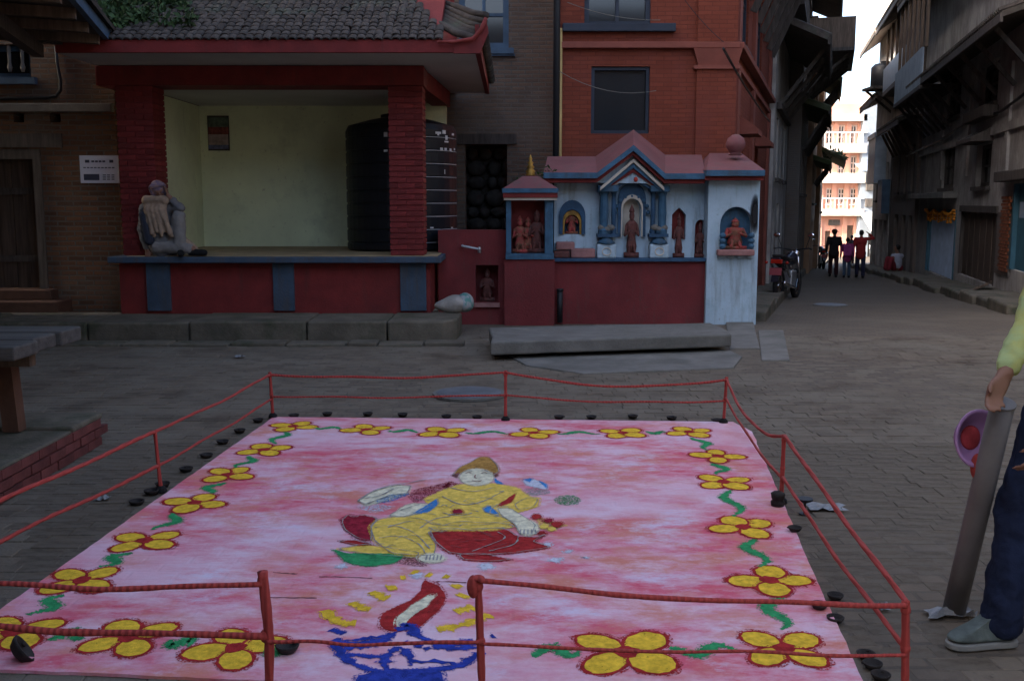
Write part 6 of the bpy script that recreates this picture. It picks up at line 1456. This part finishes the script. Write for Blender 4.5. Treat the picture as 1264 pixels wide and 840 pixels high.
# leaning pipe
pt = PY(1238, 498, base.y + .0); pp_ = thing('leaning_pipe', 'thick grey plastic pipe leaning against the bystander hip', 'pipe', tuple(pipe_b))
m_pvc = mat('grey_pvc', (.15, .14, .135), .5, .15, 5, .15, 30)
pe = pt
M().tube([pipe_b, pipe_b.lerp(pe, .3), pipe_b.lerp(pe, .6), pe], [.044, .043, .042, .041], 20).build('tube', m_pvc, pp_, smooth=True)
ax = (pe - pipe_b).normalized(); M().lathe([(.04, -.004), (.044, -.003), (.044, .003), (.036, .004)], pe, 20, ax=ax).build('rim', m_pvc, pp_)
# basin
bc_ = PY(1208, 541, base.y + .14); bnorm = Vector((.3, -.93, .12)).normalized()
bn = thing('plastic_basin', 'lilac plastic basin stained with red powder held behind the pipe', 'basin', tuple(bc_))
m_lil = mat('lilac_plastic', (.36, .20, .38), .45, .1, 4, .1); m_redp = mat('red_powder', (.42, .05, .06), .95, .3, 15, .4)
M().lathe([(.06, -.05), (.072, -.047), (.096, -.005), (.108, .0), (.108, .006), (.094, .003), (.068, -.04), (.01, -.043)], bc_, 28, ax=bnorm).build('bowl', m_lil, bn, smooth=True)
M().lathe([(.046, -.0415), (.04, -.036), (.02, -.032), (.005, -.031)], bc_, 20, ax=bnorm).build('red_powder', m_redp, bn, smooth=True)
c = PY(1207, 575, base.y + .13); t = M(); blob(t, c, .022, .022, .045, 9); tag(t.build('red_cloth', m_rope, org=tuple(c), smooth=True), 'red cloth end hanging below the lilac basin', 'cloth')
# ---- person sitting on the right kerb
c = fR.P(RS(1121, 318)[0], 0, .35); c.z = gz(c.y) + .16; st = thing('person', 'person in pale top and red skirt sitting on the alley kerb', 'person', tuple(c)); V = lambda x, y, z: c + Vector((x, y, z))
m = M(); m.cap(V(0, 0, .16), V(0, 0, .5), .14, .14); m.cap(V(0, 0, .55), V(-.02, -.02, .68), .06, .05); m.cap(V(-.15, 0, .52), V(.15, 0, .52), .06, .06)
for s in (-1, 1): m.cap(V(.1 * s, 0, .12), V(-.3, -.1 + .12 * s, .42), .085, .06); m.cap(V(-.3, -.1 + .12 * s, .42), V(-.38, -.1 + .12 * s, .05), .055, .04); m.cap(V(.15 * s, 0, .52), V(.05 * s - .15, -.05 + .18 * s, .36), .05, .04); m.cap(V(.05 * s - .15, -.05 + .18 * s, .36), V(-.3, .08 * s, .42), .04, .03)
head(m, V(-.03, 0, .79), (-1, -.3, 0), (0, 0, 1), .22); o = m.build('body', m_skin, st); fuse(o, .015, 3)
M().ell(V(0, .0, .82), .1, .1, .1).build('hair', m_hair, st, smooth=True); t = M(); t.cap(V(0, 0, .2), V(0, 0, .48), .16, .16); t.cap(V(-.15, 0, .52), V(.15, 0, .52), .08, .08); o = t.build('top', cloth('pale_top', (.4, .42, .5)), st); fuse(o, .016, 3)
t = M()
for s in (-1, 1): t.cap(V(.1 * s, 0, .12), V(-.3, -.1 + .12 * s, .42), .12, .1); t.cap(V(-.3, -.1 + .12 * s, .42), V(-.36, -.1 + .12 * s, .12), .1, .09)
o = t.build('skirt', cloth('red_skirt', (.22, .03, .04)), st); fuse(o, .018, 3)
# ================================================================ motorcycles
m_tyre = mat('tyre', (.012, .012, .012), .85, .2, 30, .3); m_bike = mat('black_bike_paint', (.02, .02, .03), .25, .1, 4, 0, spec=.6); m_chrome = mat('chrome', (.55, .56, .58), .15, .1, 4, 0, metal=1); m_tail = mat('tail_lamp_red', (.4, .02, .01), .25, .1); m_plate = mat('plate', (.3, .06, .07), .5, .1); m_mirror = mat('mirror_glass', (.9, .92, .95), .03, .02, 1, 0, metal=1); m_seat = mat('vinyl_seat', (.02, .018, .018), .5, .2)
def motorcycle(label, group):
    t = thing('motorcycle', label, 'motorcycle', (0, 0, 0), group)
    def wheel(x):
        tor = M(); pts = [Vector((x + .26 * math.cos(a), 0, .3 + .26 * math.sin(a))) for a in [2 * math.pi * k / 28 for k in range(29)]]; tor.tube(pts, .05, 10, cap=False); wl = tor.build('wheel', m_tyre, t, smooth=True)
        rm = M(); pts = [Vector((x + .205 * math.cos(a), 0, .3 + .205 * math.sin(a))) for a in [2 * math.pi * k / 28 for k in range(29)]]; rm.tube(pts, .016, 6, cap=False)
        for k in range(6): rm.bar((x, 0, .3), (x + .2 * math.cos(k * 1.047), 0, .3 + .2 * math.sin(k * 1.047)), .03, .02, (0, 1, 0))
        rm.build('rim', m_chrome, wl); M().lathe([(.04, -.06), (.045, 0), (.04, .06)], (x, 0, .3), 10, ax=(0, 1, 0)).build('hub', m_chrome, wl)
    wheel(-.62); wheel(.66)
    M().tube([(.66, .07, .3), (.44, .08, .85)], .022, 8).tube([(.66, -.07, .3), (.44, -.08, .85)], .022, 8).build('fork', m_chrome, t, smooth=True)
    blob(M(), (.18, 0, .82), .26, .13, .12, 3).build('fuel_tank', m_bike, t, smooth=True)
    M().prism([(.0, -.12, .78), (-.3, -.13, .76), (-.72, -.11, .84), (-.72, -.1, .9), (-.3, -.12, .83), (.0, -.11, .84)], (0, .24, 0)).build('seat', m_seat, t, bevel=.02)
    M().prism([(-.2, -.1, .6), (-.78, -.06, .76), (-.8, -.06, .84), (-.2, -.11, .76)], (0, .2, 0)).build('side_panel', m_bike, t, bevel=.02)
    en = M().box(-.12, .25, -.12, .12, .25, .58); en.build('engine', m_steel, t, bevel=.03)
    for k in range(5): M().box(.0, .2, -.13, .13, .42 + k * .03, .432 + k * .03).build('cooling_fin', m_steel, t)
    M().tube([(.22, -.14, .4), (.1, -.15, .22), (-.5, -.16, .3), (-.85, -.16, .36)], [.02, .025, .04, .04], 8).build('exhaust', m_chrome, t, smooth=True)
    mg = M(); pts = [Vector((-.62 + .34 * math.cos(a), 0, .3 + .34 * math.sin(a))) for a in [math.radians(60 + 12 * k) for k in range(10)]]
    for k in range(9): mg.bar(pts[k], pts[k + 1], .14, .012, (0, 0, 1) if abs((pts[k + 1] - pts[k]).normalized().z) < .9 else (1, 0, 0))
    mg.build('rear_mudguard', m_bike, t)
    M().box(-.88, -.8, -.11, .11, .72, .8).build('tail_lamp', m_tail, t, bevel=.015); M().prism([(-.92, -.12, .5), (-.9, -.12, .64), (-.89, -.12, .64), (-.91, -.12, .5)], (0, .24, 0)).build('number_plate', m_plate, t)
    for s in (-1, 1):
        M().ell((-.84, s * .2, .74), .04, .03, .03).build('indicator', m_tail, t, smooth=True)
        M().tube([(.4, s * .05, .98), (.36, s * .3, 1.02), (.28, s * .38, 1.0)], .014, 8).build('handlebar', m_cable, t, smooth=True)
        M().tube([(.38, s * .24, 1.02), (.34, s * .32, 1.24)], .007, 6).build('mirror_stem', m_cable, t); mi = M().ell((.34, s * .34, 1.28), .015, .075, .05, 12, 8).build('mirror', m_cable, t, smooth=True)
        M().ell((.327, s * .34, 1.28), .008, .066, .042, 12, 8).build('mirror_glass', m_mirror, mi, smooth=True)
        M().tube([(-.4, s * .15, .45), (-.7, s * .14, .72)], .022, 8).build('shock_absorber', m_chrome, t)
    M().ell((.54, 0, .9), .08, .1, .1, 14, 10).build('headlamp', m_chrome, t, smooth=True); M().tube([(-.05, .14, .25), (-.02, .26, .0)], .012, 6).build('side_stand', m_cable, t)
    return t
mc = motorcycle('black motorcycle with red tail lamp parked beside the white shrine pillar', 'motorcycles parked in the alley')
c = GA(972, 371); mc.location = (c.x + .15, c.y + .62, gz(c.y + .5) - .01); mc.rotation_euler = (-.0, .04, math.radians(60)); ORG[mc.name] = (0, 0, 0)
for i, (px, py, az, lab) in enumerate(((1014, 332, 80, 'dark motorcycle parked by the left wall ahead of the walkers'), (1082, 322, 70, 'motorcycle in the dark row parked at the far alley end'), (1088, 319, 95, 'motorcycle in the dark row parked at the far alley end'), (1076, 317, 85, 'motorcycle in the dark row parked at the far alley end'))):
    k = copy_tree(mc); c = GA(px, py); k.location = (c.x, c.y, gz(c.y)); k.rotation_euler = (0, .04, math.radians(az)); k['label'] = lab
